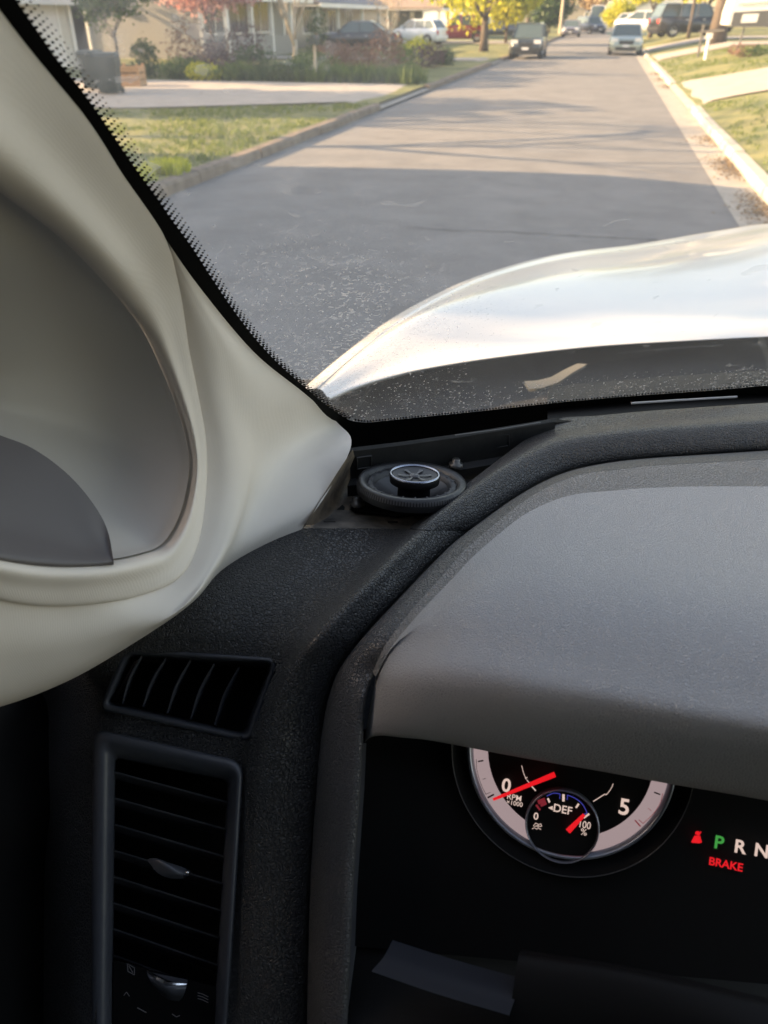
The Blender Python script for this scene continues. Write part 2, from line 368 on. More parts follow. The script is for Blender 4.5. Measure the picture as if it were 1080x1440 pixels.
# shrubs and flower bed
def shrub(name,label,px,Y,r,h,lm,n=900,s=.05,cat='shrub',group='shrubs in the garden bed',x=None):
    p=spot(px,Y); k=random.randint(3,5); bl=[(random.uniform(-.4,.4)*r,random.uniform(-.3,.3)*r,h*random.uniform(.35,.6),r*random.uniform(.6,.85),r*random.uniform(.6,.8),h*random.uniform(.42,.55)) for _ in range(k)]
    o=leafcloud(name,bl,n,s,lm); o.location=p; tag(o,label,cat,group); return o
for a in ((445,28,.9,.8,L_grn,'rounded green shrub beside the small mailbox post'),(418,26,.7,.55,L_grn,'low green shrub at foot of the bare forked tree'),
          (300,25.5,1.0,1.0,L_prp,'brownish shrub beneath the pink tree'),(352,27,1.0,.95,L_drk,'dark green shrub under the porch windows'),
          (255,25.2,.8,.6,L_grn,'green shrub with yellow tips near the wooden crate'),(205,25.5,.5,1.15,L_drk,'narrow dark shrub right of the small crate'),
          (500,30,.9,.9,L_red,'reddish twiggy shrub in front of the dark car'),(585,37,.85,.95,L_yel,'bright yellow green shrub by the white hatchback'),
          (601,33.5,.85,.85,L_prp,'round dark purple shrub at the end of garden bed'),(626,35,.45,.6,L_drk,'small round green shrub right of the purple one'),
          (560,31,.8,.8,L_grn,'green shrub between tan tree and purple shrub'),(530,29,.9,1.3,L_red,'tall reddish brown twiggy shrub left of the tan tree'),
          (475,31,.8,.9,L_red,'reddish thin shrub left of the dark parked car'),(395,25,.8,.5,L_drk,'dark low shrub at foot of the porch wall'),
          (328,25.0,.7,.5,L_grn,'leafy green shrub below the brownish one'),(262,27.5,1.1,1.7,L_red,'tall brownish twiggy shrub left under the pink blossom'),(340,28.5,1.0,1.5,L_prp,'tall dark brown shrub right under the pink blossom'),(285,24.8,.6,.45,L_yel,'small yellow green plant at the driveway edge'),(448,36,.5,1.9,L_drk,'tall narrow evergreen shrub by the white porch post')):
    shrub('shrub',a[5],a[0],a[1],a[2],a[3],a[4],1100,.055)
pts=[]
for _ in range(2600):
    Y=random.uniform(24.6,27.5); px=random.uniform(235,588); x=atX(px,Y); pts.append((x,Y,zl(x)))
tag(tufts('ground_cover',pts,.30,.022,L_drk,5),kind='stuff')
pts=[(p[0]+.3*math.sin(p[1]*9),p[1]-.2,p[2]) for p in pts[::3] if math.sin(p[0]*2.1)+math.sin(p[0]*.8+1)>.1]
tag(tufts('ground_cover',pts,.42,.02,L_grn,5),kind='stuff')
pts=[(XL-.5+random.uniform(-.35,.2),random.uniform(8.1,8.8),.12) for _ in range(130)]+[(XL-.35+random.uniform(-.2,.2),random.uniform(9.1,9.5),.12) for _ in range(70)]
tag(tufts('yellow_flowers',pts,.16,.018,lm_y,8),kind='stuff')
# leaf pile on the right lawn
shrub('leaf_pile','heap of dry brown leaves and twigs on the right lawn',1045,33,.55,.4,L_red,500,.05,'leaf pile',None)
shrub('flower_clump','low green plant clump beside the leaf pile',1062,32.5,.5,.4,L_grn,400,.05,'plant',None)
# ------------------------------------------------------------------ houses
M['siding']=mat('beige siding',(.27,.255,.215),.7,bump=.01,bscale=2.4,kind='siding'); M['siding2']=mat('pale grey siding',(.27,.265,.25),.7,bump=.01,bscale=2.4,kind='siding')
M['white']=mat('white trim paint',(.78,.76,.72),.6); M['roof']=mat('grey shingles',(.16,.16,.18),.9,var=.2,vscale=4,bump=.01,bscale=9)
M['roofb']=mat('brown shingles',(.24,.18,.14),.9,var=.2,vscale=4); M['wglass']=mat('dark window glass',(.03,.032,.035),.15,spec=.6)
M['brick']=mat('red brown brick',(.26,.13,.09),.85,var=.2,vscale=9); M['cream']=mat('cream siding',(.42,.37,.30),.7,bump=.01,bscale=2.4,kind='siding')
M['doorp']=mat('garage door paint',(.72,.70,.68),.6)
def house(label,x,y0,y1,depth,he,hr,wm,rm,wins=(),posts=(),door=None,garage=None,porch=0,sill=None,gable='y'):
    """front wall on the plane X=x facing the street, running from y0 to y1"""
    z0=gz(x); s=-1 if x<0 else 1; o=empty('house',(x,y0,z0)); tag(o,label,'house','houses along the street'); L=y1-y0
    b=MB(); xb=s*depth; pr=porch*s
    b.box((min(pr,xb),0,-.3),(max(pr,xb),L,he))
    if gable=='x':
        b.add([(pr,0,he),(pr,L,he),(pr,L/2,hr),(xb,0,he),(xb,L,he),(xb,L/2,hr)],[(0,1,2),(3,5,4)])
    else: b.add([(pr,0,he),(xb,0,he),((pr+xb)/2,0,hr),(pr,L,he),(xb,L,he),((pr+xb)/2,L,hr)],[(0,1,2),(3,5,4)])
    b.build('wall',wm,o)
    b=MB(); e=.45; t=Vector((0,0,.14))
    if gable=='x':
        sl=(hr-he)/(L/2); xa,xc=-s*e,xb+s*e
        for a,c in ((-e,L/2),(L+e,L/2)): b.prism([Vector((xa,a,he-sl*e)),Vector((xc,a,he-sl*e)),Vector((xc,c,hr)),Vector((xa,c,hr))],t)
    else:
        mid=(-s*e+xb)/2; sl=(hr-he)/abs(mid-pr); xa=-s*e
        b.prism([Vector((xa,-e,he-.1)),Vector((xa,L+e,he-.1)),Vector((mid,L+e,hr+.15)),Vector((mid,-e,hr+.15))],t)
        b.prism([Vector((xb+s*e,-e,he-.1)),Vector((xb+s*e,L+e,he-.1)),Vector((mid,L+e,hr+.15)),Vector((mid,-e,hr+.15))],t)
    b.build('roof',rm,o)
    b=MB(); b.box((min(-s*e,-s*(e+.06)),-e,he-.24),(max(-s*e,-s*(e+.06)),L+e,he-.02)); 
    b.box((min(-s*e,pr),-.02-e,he-.16),(max(-s*e,pr),L+e,he-.12)); b.build('fascia',M['white'],o)
    for yy in (0,L): b=MB(); b.box((pr-s*.03-.06,yy-.1,-.1),(pr-s*.03+.06,yy+.1,he-.2)); b.build('corner_trim',M['white'],o)
    for (a,bb,za,zb) in wins:
        f=MB(); X=pr-s*.02; w_=.09
        f.box((X-.03,a-w_,za-w_),(X+.03,bb+w_,za)); f.box((X-.03,a-w_,zb),(X+.03,bb+w_,zb+w_)); f.box((X-.03,a-w_,za),(X+.03,a,zb)); f.box((X-.03,bb,za),(X+.03,bb+w_,zb)); f.box((X-.025,(a+bb)/2-.03,za),(X+.025,(a+bb)/2+.03,zb))
        fr=f.build('window',M['white'],o); g=MB(); g.box((X-.012,a,za),(X+.012,bb,zb)); g.build('pane',M['wglass'],fr)
    for yy in posts:
        f=MB(); f.box((-.09,yy-.09,-.1),(.09,yy+.09,he-.2)); f.build('porch_post',M['white'],o)
    if garage:
        a,bb=garage; f=MB(); X=pr-s*.03; f.box((X-.02,a,-.05),(X+.02,bb,2.05))
        for k in range(1,4): f.box((X-s*.03-.01,a+.05,k*.5-.02),(X-s*.03+.01,bb-.05,k*.5+.01))
        f.build('garage_door',M['doorp'],o); f=MB(); f.box((X-.05,a-.16,-.05),(X+.05,a,2.2)); f.box((X-.05,bb,-.05),(X+.05,bb+.16,2.2)); f.box((X-.05,a,2.05),(X+.05,bb,2.2)); f.build('door_trim',M['white'],o)
    if door:
        a,bb=door; f=MB(); X=pr-s*.03; f.box((X-.03,a,0),(X+.03,bb,2.05)); f.build('door',M['brick'],o)
    if sill is not None:
        f=MB(); f.box((-.08 ,sill[0],-.1),(.08,sill[1],sill[2])); f.build('porch_wall',sill[3],o)
    return o
house('white house with garage door at the left edge of view',-20.3,22,31.2,9,2.25,4.6,mat('light siding',(.62,.59,.53),.7,bump=.01,bscale=2.4,kind='siding'),M['roof'],garage=(3.6,8.3))
house('beige sided house behind the small green tree and pink tree',-23.5,37.5,52,9,2.6,4.8,M['siding'],M['roof'],wins=((7.6,9.4,.9,2.2),(10.5,12.3,.9,2.2)),door=(4.6,5.5))
house('grey house with dark screened porch behind pink tree',-16.6,37.5,48,9,2.5,4.6,M['siding2'],M['roof'],wins=((.3,2.7,1.0,2.3),(3.0,5.4,1.0,2.3),(5.8,8.4,1.0,2.3)),posts=(.1,3.0,5.6,8.4),porch=1.2,sill=(0,9,.85,M['siding2']))
house('pale house with grey hip roof and white posts beyond the garden',-17.2,52,68,9,2.35,4.2,M['cream'],M['roof'],wins=((2.0,4.0,.8,2.0),(7.2,9.6,.7,2.0),(11.5,13,.8,2.0)),posts=(.5,4.6,10.4,15.4),porch=1.5,sill=(.4,4,.7,M['brick']))
house('house with open carport behind the red SUV',-14.6,78,93,10,2.3,4.0,M['siding2'],M['roofb'],wins=((1.2,3.4,.8,2.0),(9,11,.8,2.0)),posts=(.4,5,10,14.6),porch=4.5,gable='x')
house('white house at the far end of the street',3.0,150,164,12,2.6,4.6,M['white'],M['roof'],wins=((3,4.2,.9,2.0),(8,9.4,.9,2.0)))
house('low far house beyond the yellow tree',-16,112,126,10,2.5,4.5,M['white'],M['roof'],wins=((2,4,.9,2.1),(8,10,.9,2.1)))
house('pale house set back on the right behind the parked cars',17.5,58,72,9,2.5,4.5,M['cream'],M['roofb'],wins=((2,4,.9,2.1),(8,10,.9,2.1)))
house('distant house on the right beyond the white cars',13,96,110,9,2.5,4.5,M['siding'],M['roof'],wins=((2,4,.9,2.1),(8,10,.9,2.1)))
house('unseen low wing added left of the truck to shade the near road',-10.3,-.9,8.2,8,4.2,4.9,M['siding2'],M['roof'],wins=((4,6,.9,2.2),))  # added to shade the near road while sun clears the hood
house('unseen tall narrow house added left of the truck to shade the cab',-10.3,-16,-1.0,1.5,6.6,7.4,M['siding2'],M['roof'],wins=((4,6,.9,2.2),))  # added sun blocker: shades the cab, leaves the hood lit
# far end: a car-height row closing the street
house('pale blue house closing the street far away',-6,210,232,14,2.8,5,M['siding'],M['roof'],wins=((3,5,.9,2),))
# bins, crate, mailbox, pole
M['bin']=mat('dark green bin plastic',(.010,.024,.022),.6); M['woodc']=mat('weathered wood',(.42,.24,.12),.8,var=.2,vscale=8)
def bin_(px,Y,label):
    o=empty('trash_bin',spot(px,Y),.3); tag(o,label,'trash bin','wheeled bins by the driveway'); b=MB()
    b.add([(-.26,-.26,.08),(.26,-.26,.08),(.26,.26,.08),(-.26,.26,.08),(-.33,-.36,.98),(.33,-.36,.98),(.33,.33,.98),(-.33,.33,.98)],[(3,2,1,0),(4,5,6,7),(0,1,5,4),(1,2,6,5),(2,3,7,6),(3,0,4,7)]); b.build('body',M['bin'],o)
    b=MB(); b.add([(-.35,-.39,.99),(.35,-.39,.99),(.35,.36,1.0),(-.35,.36,1.0),(-.3,-.3,1.07),(.3,-.3,1.07),(.3,.3,1.09),(-.3,.3,1.09)],[(4,5,6,7),(0,1,5,4),(1,2,6,5),(2,3,7,6),(3,0,4,7),(3,2,1,0)]); b.build('lid',M['bin'],o)
    for sx in (-.28,.28):
        b=MB(); b.tube([(sx-.03,.3,.1),(sx+.03,.3,.1)],.1,14); b.build('wheel',M['bin'],o)
    b=MB(); b.tube([(-.2,.36,.95),(-.2,.44,.97),(.2,.44,.97),(.2,.36,.95)],.015,6); b.build('handle',M['bin'],o); o.scale=(.84,.84,.84)
bin_(150,19.4,'large dark green wheeled bin beside the driveway'); bin_(128,20.6,'wheeled bin half hidden behind the windshield edge')
def crate(px,Y,label):
    o=empty('planter',spot(px,Y),.2); tag(o,label,'planter'); b=MB()
    for k in range(3):
        z=.05+k*.16; b.box((-.3,-.3,z),(.3,-.27,z+.13)); b.box((-.3,.27,z),(.3,.3,z+.13)); b.box((-.3,-.27,z),(-.27,.27,z+.13)); b.box((.27,-.27,z),(.3,.27,z+.13))
    b.build('slats',M['woodc'],o); b=MB()
    for x,y in ((-.26,-.26),(.26,-.26),(.26,.26),(-.26,.26)): b.box((x-.03,y-.03,0),(x+.03,y+.03,.56))
    b.build('corner_posts',M['woodc'],o); b=MB(); b.box((-.26,-.26,.3),(.26,.26,.42)); b.build('soil',M['soil'],o)
crate(182,21.8,'orange brown wooden planter box right of the dark bin')
o=empty('mailbox',spot(443,25.2),0); tag(o,'dark mailbox on a white post in the garden bed','mailbox'); b=MB(); b.box((-.035,-.035,0),(.035,.035,.95)); b.build('post',M['palebark'],o)
b=MB(); pr=[(-.1,.95),(.1,.95),(.1,1.08)]+[(.1*math.cos(a),1.08+.1*math.sin(a)) for a in np.linspace(0,math.pi,7)]+[(-.1,1.08)]
b.prism([Vector((p[0],-.25,p[1])) for p in pr],Vector((0,.5,0))); b.build('box',M['bin'],o)
b=MB(); b.box((.1,-.1,1.1),(.115,-.07,1.25)); b.build('flag',M['brick'],o)
def pole(px,Y,label):
    o=empty('utility_pole',spot(px,Y)); tag(o,label,'utility pole'); b=MB(); b.tube([(0,0,-.2),(0,0,9.5)],[.16,.12],10); b.build('pole',M['palebark'],o)
    b=MB(); b.box((-1.1,-.06,8.6),(1.1,.06,8.75)); b.build('crossarm',M['palebark'],o)
    for x in (-.95,-.4,.4,.95):
        b=MB(); b.lathe([(.001,8.75),(.045,8.76),(.045,8.82),(.03,8.84),(.04,8.88),(.001,8.9)],(x,0,0),(Vector((1,0,0)),Vector((0,1,0)),Vector((0,0,1))),10); b.build('insulator',M['white'],o)
pole(788,104,'grey utility pole beside the dark green tree far up the street')
# thin metal post in front of the carport house
# ------------------------------------------------------------------ vehicles
M['tyre']=mat('tyre rubber',(.02,.02,.02),.8); M['rim']=mat('alloy rim',(.55,.55,.56),.3,metal=.8); M['cglass']=mat('car glass',(.07,.10,.10),.10,spec=.8)  # car glass colour lightened to stand in for reflections
M['lamp']=mat('headlamp glass',(.75,.75,.72),.15); M['tail']=mat('tail lamp red',(.45,.02,.02),.2); M['black']=mat('black trim plastic',(.02,.02,.02),.5)
M['plate']=mat('number plate',(.7,.7,.7),.5)
STY={ # hood z, belt z, windscreen base x, roof front x, roof back x, rear base x (fractions of length from front), front nose z
 'sedan':dict(hood=.62,belt=.64,wb=.27,rf=.42,rb=.70,tb=.86,tz=.66),
 'hatch':dict(hood=.66,belt=.66,wb=.20,rf=.38,rb=.86,tb=.97,tz=.66),
 'suv':dict(hood=.60,belt=.62,wb=.26,rf=.36,rb=.92,tb=.985,tz=.62),
 'pickup':dict(hood=.60,belt=.60,wb=.27,rf=.36,rb=.56,tb=.60,tz=.60),
 'van':dict(hood=.50,belt=.55,wb=.10,rf=.22,rb=.96,tb=.99,tz=.55)}
def car(name,label,cat,loc,rz,L,W,Hh,col,style,group='parked vehicles on the street',metal=.3):
    st=STY[style]; o=empty(name,loc,rz); tag(o,label,cat,group); pm=mat('paint of '+name,col,.3,metal=metal,coat=.8)
    gc=.17*Hh/1.5+.05; X=lambda f:-L/2+f*L; w=W/2        # front at -X
    bz=st['belt']*Hh; hz=st['hood']*Hh
    secs=[(0,.42*Hh,.78),(.02,.50*Hh,.88),(.06,.56*Hh,.95),(.12,hz*.97,1),(st['wb'],hz,1),(st['rf'],bz,1),(.6,bz*1.01,1),(st['tb'],st['tz']*Hh,.99),(.975,st['tz']*Hh*.97,.94),(1,.5*Hh,.86)]
    if style!='sedan': secs[-2]=(.985,st['tz']*Hh,.95); secs[-1]=(1,st['tz']*Hh*.9,.9)
    b=MB(); vs=[]; 
    for f,zt,ww in secs:
        x=X(f); a=w*ww; zb=gc+(.06 if f in (0,1) else 0)
        ring=[(-a*.86,zb),(-a*.98,zb+.10),(-a,(zb+zt)/2),(-a*.97,zt-.10),(-a*.88,zt-.015),(-a*.4,zt+.015),(a*.4,zt+.015),(a*.88,zt-.015),(a*.97,zt-.10),(a,(zb+zt)/2),(a*.98,zb+.10),(a*.86,zb)]
        vs+=[(x,p[0],p[1]) for p in ring]
    n=12; fs=[]
    for i in range(len(secs)-1):
        for q in range(n): fs.append((i*n+q,(i+1)*n+q,(i+1)*n+(q+1)%n,i*n+(q+1)%n))
    fs+=[tuple(range(n)),tuple((len(secs)-1)*n+q for q in range(n))[::-1]]
    b.add(vs,fs); b.build('body',pm,o,True)
    # greenhouse
    zr_=Hh; tw=w*.74; bw=w*.9
    A=[(X(st['wb']),bw,hz-.02),(X(st['rf']),tw,zr_-.05),(X(st['rb']),tw,zr_-.05),(X(st['tb']),bw*.97,st['tz']*Hh-.02)]
    g=MB(); v=[]
    for x,h,z in A: v+=[(x,-h,z),(x,h,z)]
    b=MB(); b.add(v,[(0,1,3,2),(4,5,7,6),(0,2,4,6),(1,7,5,3)]); b.build('cabin_glass',M['cglass'],o)
    b=MB(); x0,x1=X(st['rf'])-.03,X(st['rb'])+.03; b.add([(x0,-tw-.01,zr_-.07),(x0,tw+.01,zr_-.07),(x1,tw+.01,zr_-.07),(x1,-tw-.01,zr_-.07),(x0+.15,-tw*.8,zr_),(x0+.15,tw*.8,zr_),(x1-.15,tw*.8,zr_),(x1-.15,-tw*.8,zr_)],[(4,5,6,7),(0,1,5,4),(1,2,6,5),(2,3,7,6),(3,0,4,7),(3,2,1,0)]); b.build('roof',pm,o,False)
    for s in (-1,1):
        pp=[Vector((x,s*(h+.008),z)) for x,h,z in A]; b=MB(); b.tube([pp[0],pp[1]],.035,6); b.build('pillar',pm,o); b=MB(); b.tube([pp[2],pp[3]],.05,6); b.build('pillar',pm,o)
        for f in (.5,.72) if style in('suv','hatch','van') else (.55,):
            t=(f-st['rf'])/(st['rb']-st['rf']); xx=X(f)
            b=MB(); b.tube([(xx,s*(bw*.985),bz-.03),(xx,s*(tw+.005),zr_-.06)],.035,6); b.build('pillar',pm,o)
        b=MB(); b.tube([(X(st['wb'])+.18,s*(w*.9),bz+.02),(X(st['wb'])+.18,s*(w+.1),bz+.07)],.03,6); b.box((X(st['wb'])+.12,s*(w+.07)-.09,bz+.0),(X(st['wb'])+.2,s*(w+.07)+.09,bz+.15)); b.build('mirror',pm,o)
        for f in (.4,.62):
            b=MB(); b.box((X(f),s*(w*.995)-.015,bz-.2),(X(f)+.16,s*(w*.995)+.015,bz-.16)); b.build('door_handle',M['rim'],o)
        b=MB(); b.box((X(.015)-.03,s*w*.68-.16,hz*.74),(X(.05)+.02,s*w*.68+.16,hz*.74+.15)); b.build('headlight',M['lamp'],o)
        b=MB(); b.box((X(.98)-.02,s*w*.76-.11,st['tz']*Hh-.38),(X(1)+.012,s*w*.76+.11,st['tz']*Hh-.14)); b.build('taillight',M['tail'],o)
    b=MB(); b.box((X(0)-.035,-w*.42,hz*.60),(X(.03),w*.42,hz*.60+.16)); b.box((X(0)-.03,-w*.6,gc+.06),(X(.03),w*.6,gc+.2)); b.build('grille',M['black'],o)
    b=MB(); b.box((X(0)-.06,-w*.84,gc+.2),(X(.05),w*.84,gc+.3)); b.box((X(.97),-w*.88,gc+.16),(X(1)+.05,w*.88,gc+.3)); b.build('bumper',pm if style!='suv' else M['black'],o)
    b=MB(); b.box((X(0)-.07,-.16,gc+.2),(X(0)-.055,.16,gc+.3)); b.build('number_plate',M['plate'],o)
    wr=.30 if style in('hatch','sedan') else .37
    for fx in (.17,.80):
        for s in (-1,1):
            c=Vector((X(fx),s*(w-.10),wr)); t=MB(); t.lathe([(wr*.62,-.11),(wr*.92,-.11),(wr,-.08),(wr,.08),(wr*.92,.115),(wr*.62,.115)],c,(Vector((1,0,0)),Vector((0,0,1)),Vector((0,s,0))),22); ty=t.build('wheel',M['tyre'],o,True)
            r=MB(); r.lathe([(wr*.64,.09),(wr*.58,.105),(wr*.5,.07),(wr*.2,.08),(wr*.12,.11),(0.001,.115)],c,(Vector((1,0,0)),Vector((0,0,1)),Vector((0,s,0))),10); r.build('rim',M['rim'],ty)
            a=MB(); pts=[(X(fx)+math.cos(q)*(wr+.045),s*(w-.03),wr+math.sin(q)*(wr+.045)) for q in np.linspace(-.15,math.pi+.15,12)]; a.tube(pts,.045,6); a.build('wheel_arch',M['black'],o)
    return o
HP=math.pi/2
car('parked_car','silver green sedan parked facing us at the right kerb','car',(.92,51.5,0),HP,4.5,1.74,1.45,(.30,.36,.33),'sedan')
car('dark_suv','small boxy dark SUV parked facing us at the left kerb','suv',(-3.85,45.5,0),HP,3.9,1.60,1.52,(.035,.045,.05),'suv')
car('red_suv','red boxy SUV with dark lower trim by the carport','suv',(*spot(648,68)[:2],gz(-12)),0.15,4.1,1.75,1.8,(.32,.03,.04),'suv')
car('hatchback','small white hatchback parked on the left driveway','car',(*spot(590,62)[:2],gz(-13)),-.35,3.7,1.65,1.5,(.72,.76,.80),'hatch',metal=0)
car('low_car','dark low car half hidden behind the garden shrubs','car',(*spot(503,50)[:2],gz(-15)),.1,4.7,1.8,1.45,(.05,.05,.055),'sedan')
car('black_suv','long black SUV parked with its tail toward the street at right','suv',(*spot(968,62)[:2],zr(6)-.1),math.pi+.35,5.0,1.95,1.85,(.012,.012,.014),'suv')
car('white_car','white sedan parked behind the black SUV nearer the kerb','car',(*spot(910,72)[:2],zr(5)),math.pi-.2,4.6,1.8,1.5,(.75,.75,.74),'sedan',metal=0)
car('white_hatchback','white hatchback parked on the lawn drive beyond the white sedan','car',(*spot(897,86)[:2],zr(4)),math.pi-.1,4.2,1.75,1.6,(.75,.76,.78),'hatch',metal=0)
car('far_sedan','dark sedan with pale roof parked far up at the left kerb','car',(-3.9,96,0),HP,4.6,1.8,1.5,(.16,.15,.18),'sedan')
car('blue_pickup','dark blue pickup parked beyond the far dark sedan','pickup',(-2.4,114,0),HP+.5,5.2,1.9,1.8,(.05,.06,.10),'suv')
car('far_red_car','small red car parked far away before the white house','car',(3.0,130,.2),HP+1.2,4.3,1.8,1.5,(.32,.03,.04),'hatch')
car('white_van','tall white box van parked at the far end of street','van',(-1.9,128,0),HP,6,2.2,3.1,(.8,.8,.8),'van',metal=0)
car('grey_car','dark car parked on the lawn left of the boxy SUV','car',(*spot(705,84)[:2],gz(-6)),0,4.5,1.8,1.5,(.08,.08,.09),'sedan')
# travel trailer on the right
tx,ty=atX(1016,34.5),34.5; tz=zr(tx)+.42
o=empty('travel_trailer',(tx,ty,tz)); tag(o,'white travel trailer with dark lower stripe parked on the right lawn','trailer')
M['trw']=mat('trailer white gelcoat',(.8,.78,.74),.35,coat=.4); M['trd']=mat('trailer dark stripe',(.10,.095,.09),.4)
b=MB(); prf=[(0,.62),(0,1.0),(.12,1.7),(.45,2.4),(.9,2.75),(7,2.75),(7,.55),(.3,.55)]
b.prism([Vector((p[0],-.0,p[1])) for p in prf],Vector((0,2.3,0))); b.build('body',M['trw'],o)
b=MB(); b.prism([Vector((p[0],-.012,p[1])) for p in ((.16,.56),(.1,.62),(.12,1.0),(2.4,1.12),(7,1.18),(7,.55))],Vector((0,.008,0))); b.build('lower_stripe',M['trd'],o)
b=MB(); b.prism([Vector((p[0],-.02,p[1])) for p in ((.42,.68),(.95,.70),(.97,.96),(.44,.94))],Vector((0,.006,0))); b.build('hatch',M['trw'],o)
b=MB(); b.prism([Vector((p[0],-.02,p[1])) for p in ((1.5,1.5),(3.2,1.5),(3.2,2.1),(1.5,2.1))],Vector((0,.006,0))); b.build('window',M['wglass'],o)
b=MB(); b.tube([Vector((.25,-.03,1.22)),Vector((1.2,-.03,1.28)),Vector((2.2,-.03,1.42)),Vector((4,-.03,1.5))],.012,5); b.build('side_graphic',M['trd'],o)
b=MB(); b.tube([(0,.4,.45),(-.8,1.15,.38),(0,1.9,.45)],.04,6); b.build('hitch_frame',M['black'],o)
b=MB(); b.tube([(-.7,1.1,.62),(-.7,1.1,-.42)],.045,8); b.build('jack',M['trd'],o)
b=MB(); b.tube([(.6,.1,.6),(.5,.05,-.42)],.035,8); b.build('jack_leg',M['trd'],o)
for x in (3.8,4.7):
    b=MB(); b.lathe([(.2,-.1),(.34,-.1),(.36,-.05),(.36,.08),(.3,.1),(.001,.1)],(x,.1,.36),(Vector((1,0,0)),Vector((0,0,1)),Vector((0,-1,0))),18); b.build('wheel',M['tyre'],o)
o=empty('propane_post',(*spot(993,31.5)[:2],zr(5))); tag(o,'short white post standing left of the trailer hitch','post'); b=MB(); b.tube([(0,0,-.1),(0,0,.62)],.045,8); b.build('post',M['white'],o); b=MB(); b.box((-.09,-.06,.5),(.09,.06,.66)); b.build('box',M['white'],o)
#@@INTERIOR
# ------------------------------------------------------------------ THE TRUCK
TR=empty('pickup_truck',(0.7,0.3,0)); tag(TR,'white pickup truck we sit in, seen from its driver seat','pickup truck')
def tk(o):                                # parent to the truck keeping world place
    o.parent=TR; o.matrix_parent_inverse=TR_inv; return o
from mathutils import Matrix
TR_inv=Matrix.Translation(TR.location).inverted()
def sub(o,p):
    o.parent=p; o.matrix_parent_inverse=p.matrix_world.inverted() if p.parent is None else Matrix.Identity(4); return o
M['dash']=mat('leather grained dark plastic',(.055,.054,.054),.42,bump=.0014,bscale=420,kind='leather',spec=.45)
M['hoodp']=mat('grained grey cluster hood plastic',(.33,.33,.335),.55,bump=.0004,bscale=650,kind='leather',spec=.5)
M['beige']=mat('beige pillar plastic',(.64,.575,.505),.6,bump=.00003,bscale=420,kind='wave',var=.04,vscale=6,spec=.3)
M['grey']=mat('smooth grey plastic',(.44,.42,.39),.6,spec=.4); M['recshade']=mat('recess shade grey',(.10,.09,.09),.6)
M['blk']=mat('black plastic',(.006,.006,.0065),.6,spec=.15); M['frit']=mat('black glass ceramic edge',(.004,.004,.004),.7,spec=.1)
M['satin']=mat('satin dark vent trim',(.055,.060,.072),.40); M['chrome']=mat('chrome',(.8,.8,.82),.15,metal=1)
M['dust']=mat('dusty black metal bracket',(.035,.030,.027),.6,var=.6,vscale=35,island=(.30,.22,.15),bump=.0004,bscale=200)
# windshield
gc_=catmull(np.array([(-.36,.50,-.325),(-.27,.55,-.322),(-.178,.605,-.318),(-.05,.665,-.312),(.19,.76,-.303),(.45,.82,-.298),(.7,.84,-.296),(.95,.82,-.298),(1.2,.76,-.303),(1.45,.665,-.312),(1.62,.60,-.318)]),5)
NV=26; vs=[]; 
for j in range(NV+1):
    t=-.35+j/NV*2.3
    for p in gc_:
        k=(p[0]-.7)/.9; bow=.03*math.sin(max(0,min(1,(t+.1)/2))*math.pi)
        vs.append((p[0]+.040*k*t*1.0 if k>0 else p[0]+.040*k*t*-(-1.0), p[1]-.305*t*1.02+bow*.4, H+p[2]+.315*t+bow*.6))
nc=len(gc_); fs=[(j*nc+i,j*nc+i+1,(j+1)*nc+i+1,(j+1)*nc+i) for j in range(NV) for i in range(nc-1)]
gm=bpy.data.materials.new('dusty windshield glass'); gm.use_nodes=True; n=gm.node_tree.nodes; l=gm.node_tree.links; n.remove(n['Principled BSDF'])
tr_=n.new('ShaderNodeBsdfTransparent'); tr_.inputs[0].default_value=(.93,.95,.94,1); gl=n.new('ShaderNodeBsdfGlossy'); gl.inputs['Roughness'].default_value=.02; fr=n.new('ShaderNodeFresnel'); fr.inputs[0].default_value=1.3
m1=n.new('ShaderNodeMixShader'); l.new(fr.outputs[0],m1.inputs[0]); l.new(tr_.outputs[0],m1.inputs[1]); l.new(gl.outputs[0],m1.inputs[2])
tc=n.new('ShaderNodeTexCoord')
def speck(scale,lo,hi,stretch,det=3,dist=0):
    mp=n.new('ShaderNodeMapping'); mp.inputs['Scale'].default_value=stretch; l.new(tc.outputs['Object'],mp.inputs[0])
    t=n.new('ShaderNodeTexNoise'); t.inputs['Scale'].default_value=scale; t.inputs['Detail'].default_value=det; t.inputs['Distortion'].default_value=dist; l.new(mp.outputs[0],t.inputs[0])
    r=n.new('ShaderNodeMapRange'); r.inputs[1].default_value=lo; r.inputs[2].default_value=hi; l.new(t.outputs[0],r.inputs[0]); return r.outputs[0]
def mathn(op,a,b):
    q=n.new('ShaderNodeMath'); q.operation=op; q.use_clamp=True
    for i,x in enumerate((a,b)):
        if isinstance(x,float): q.inputs[i].default_value=x
        else: l.new(x,q.inputs[i])
    return q.outputs[0]
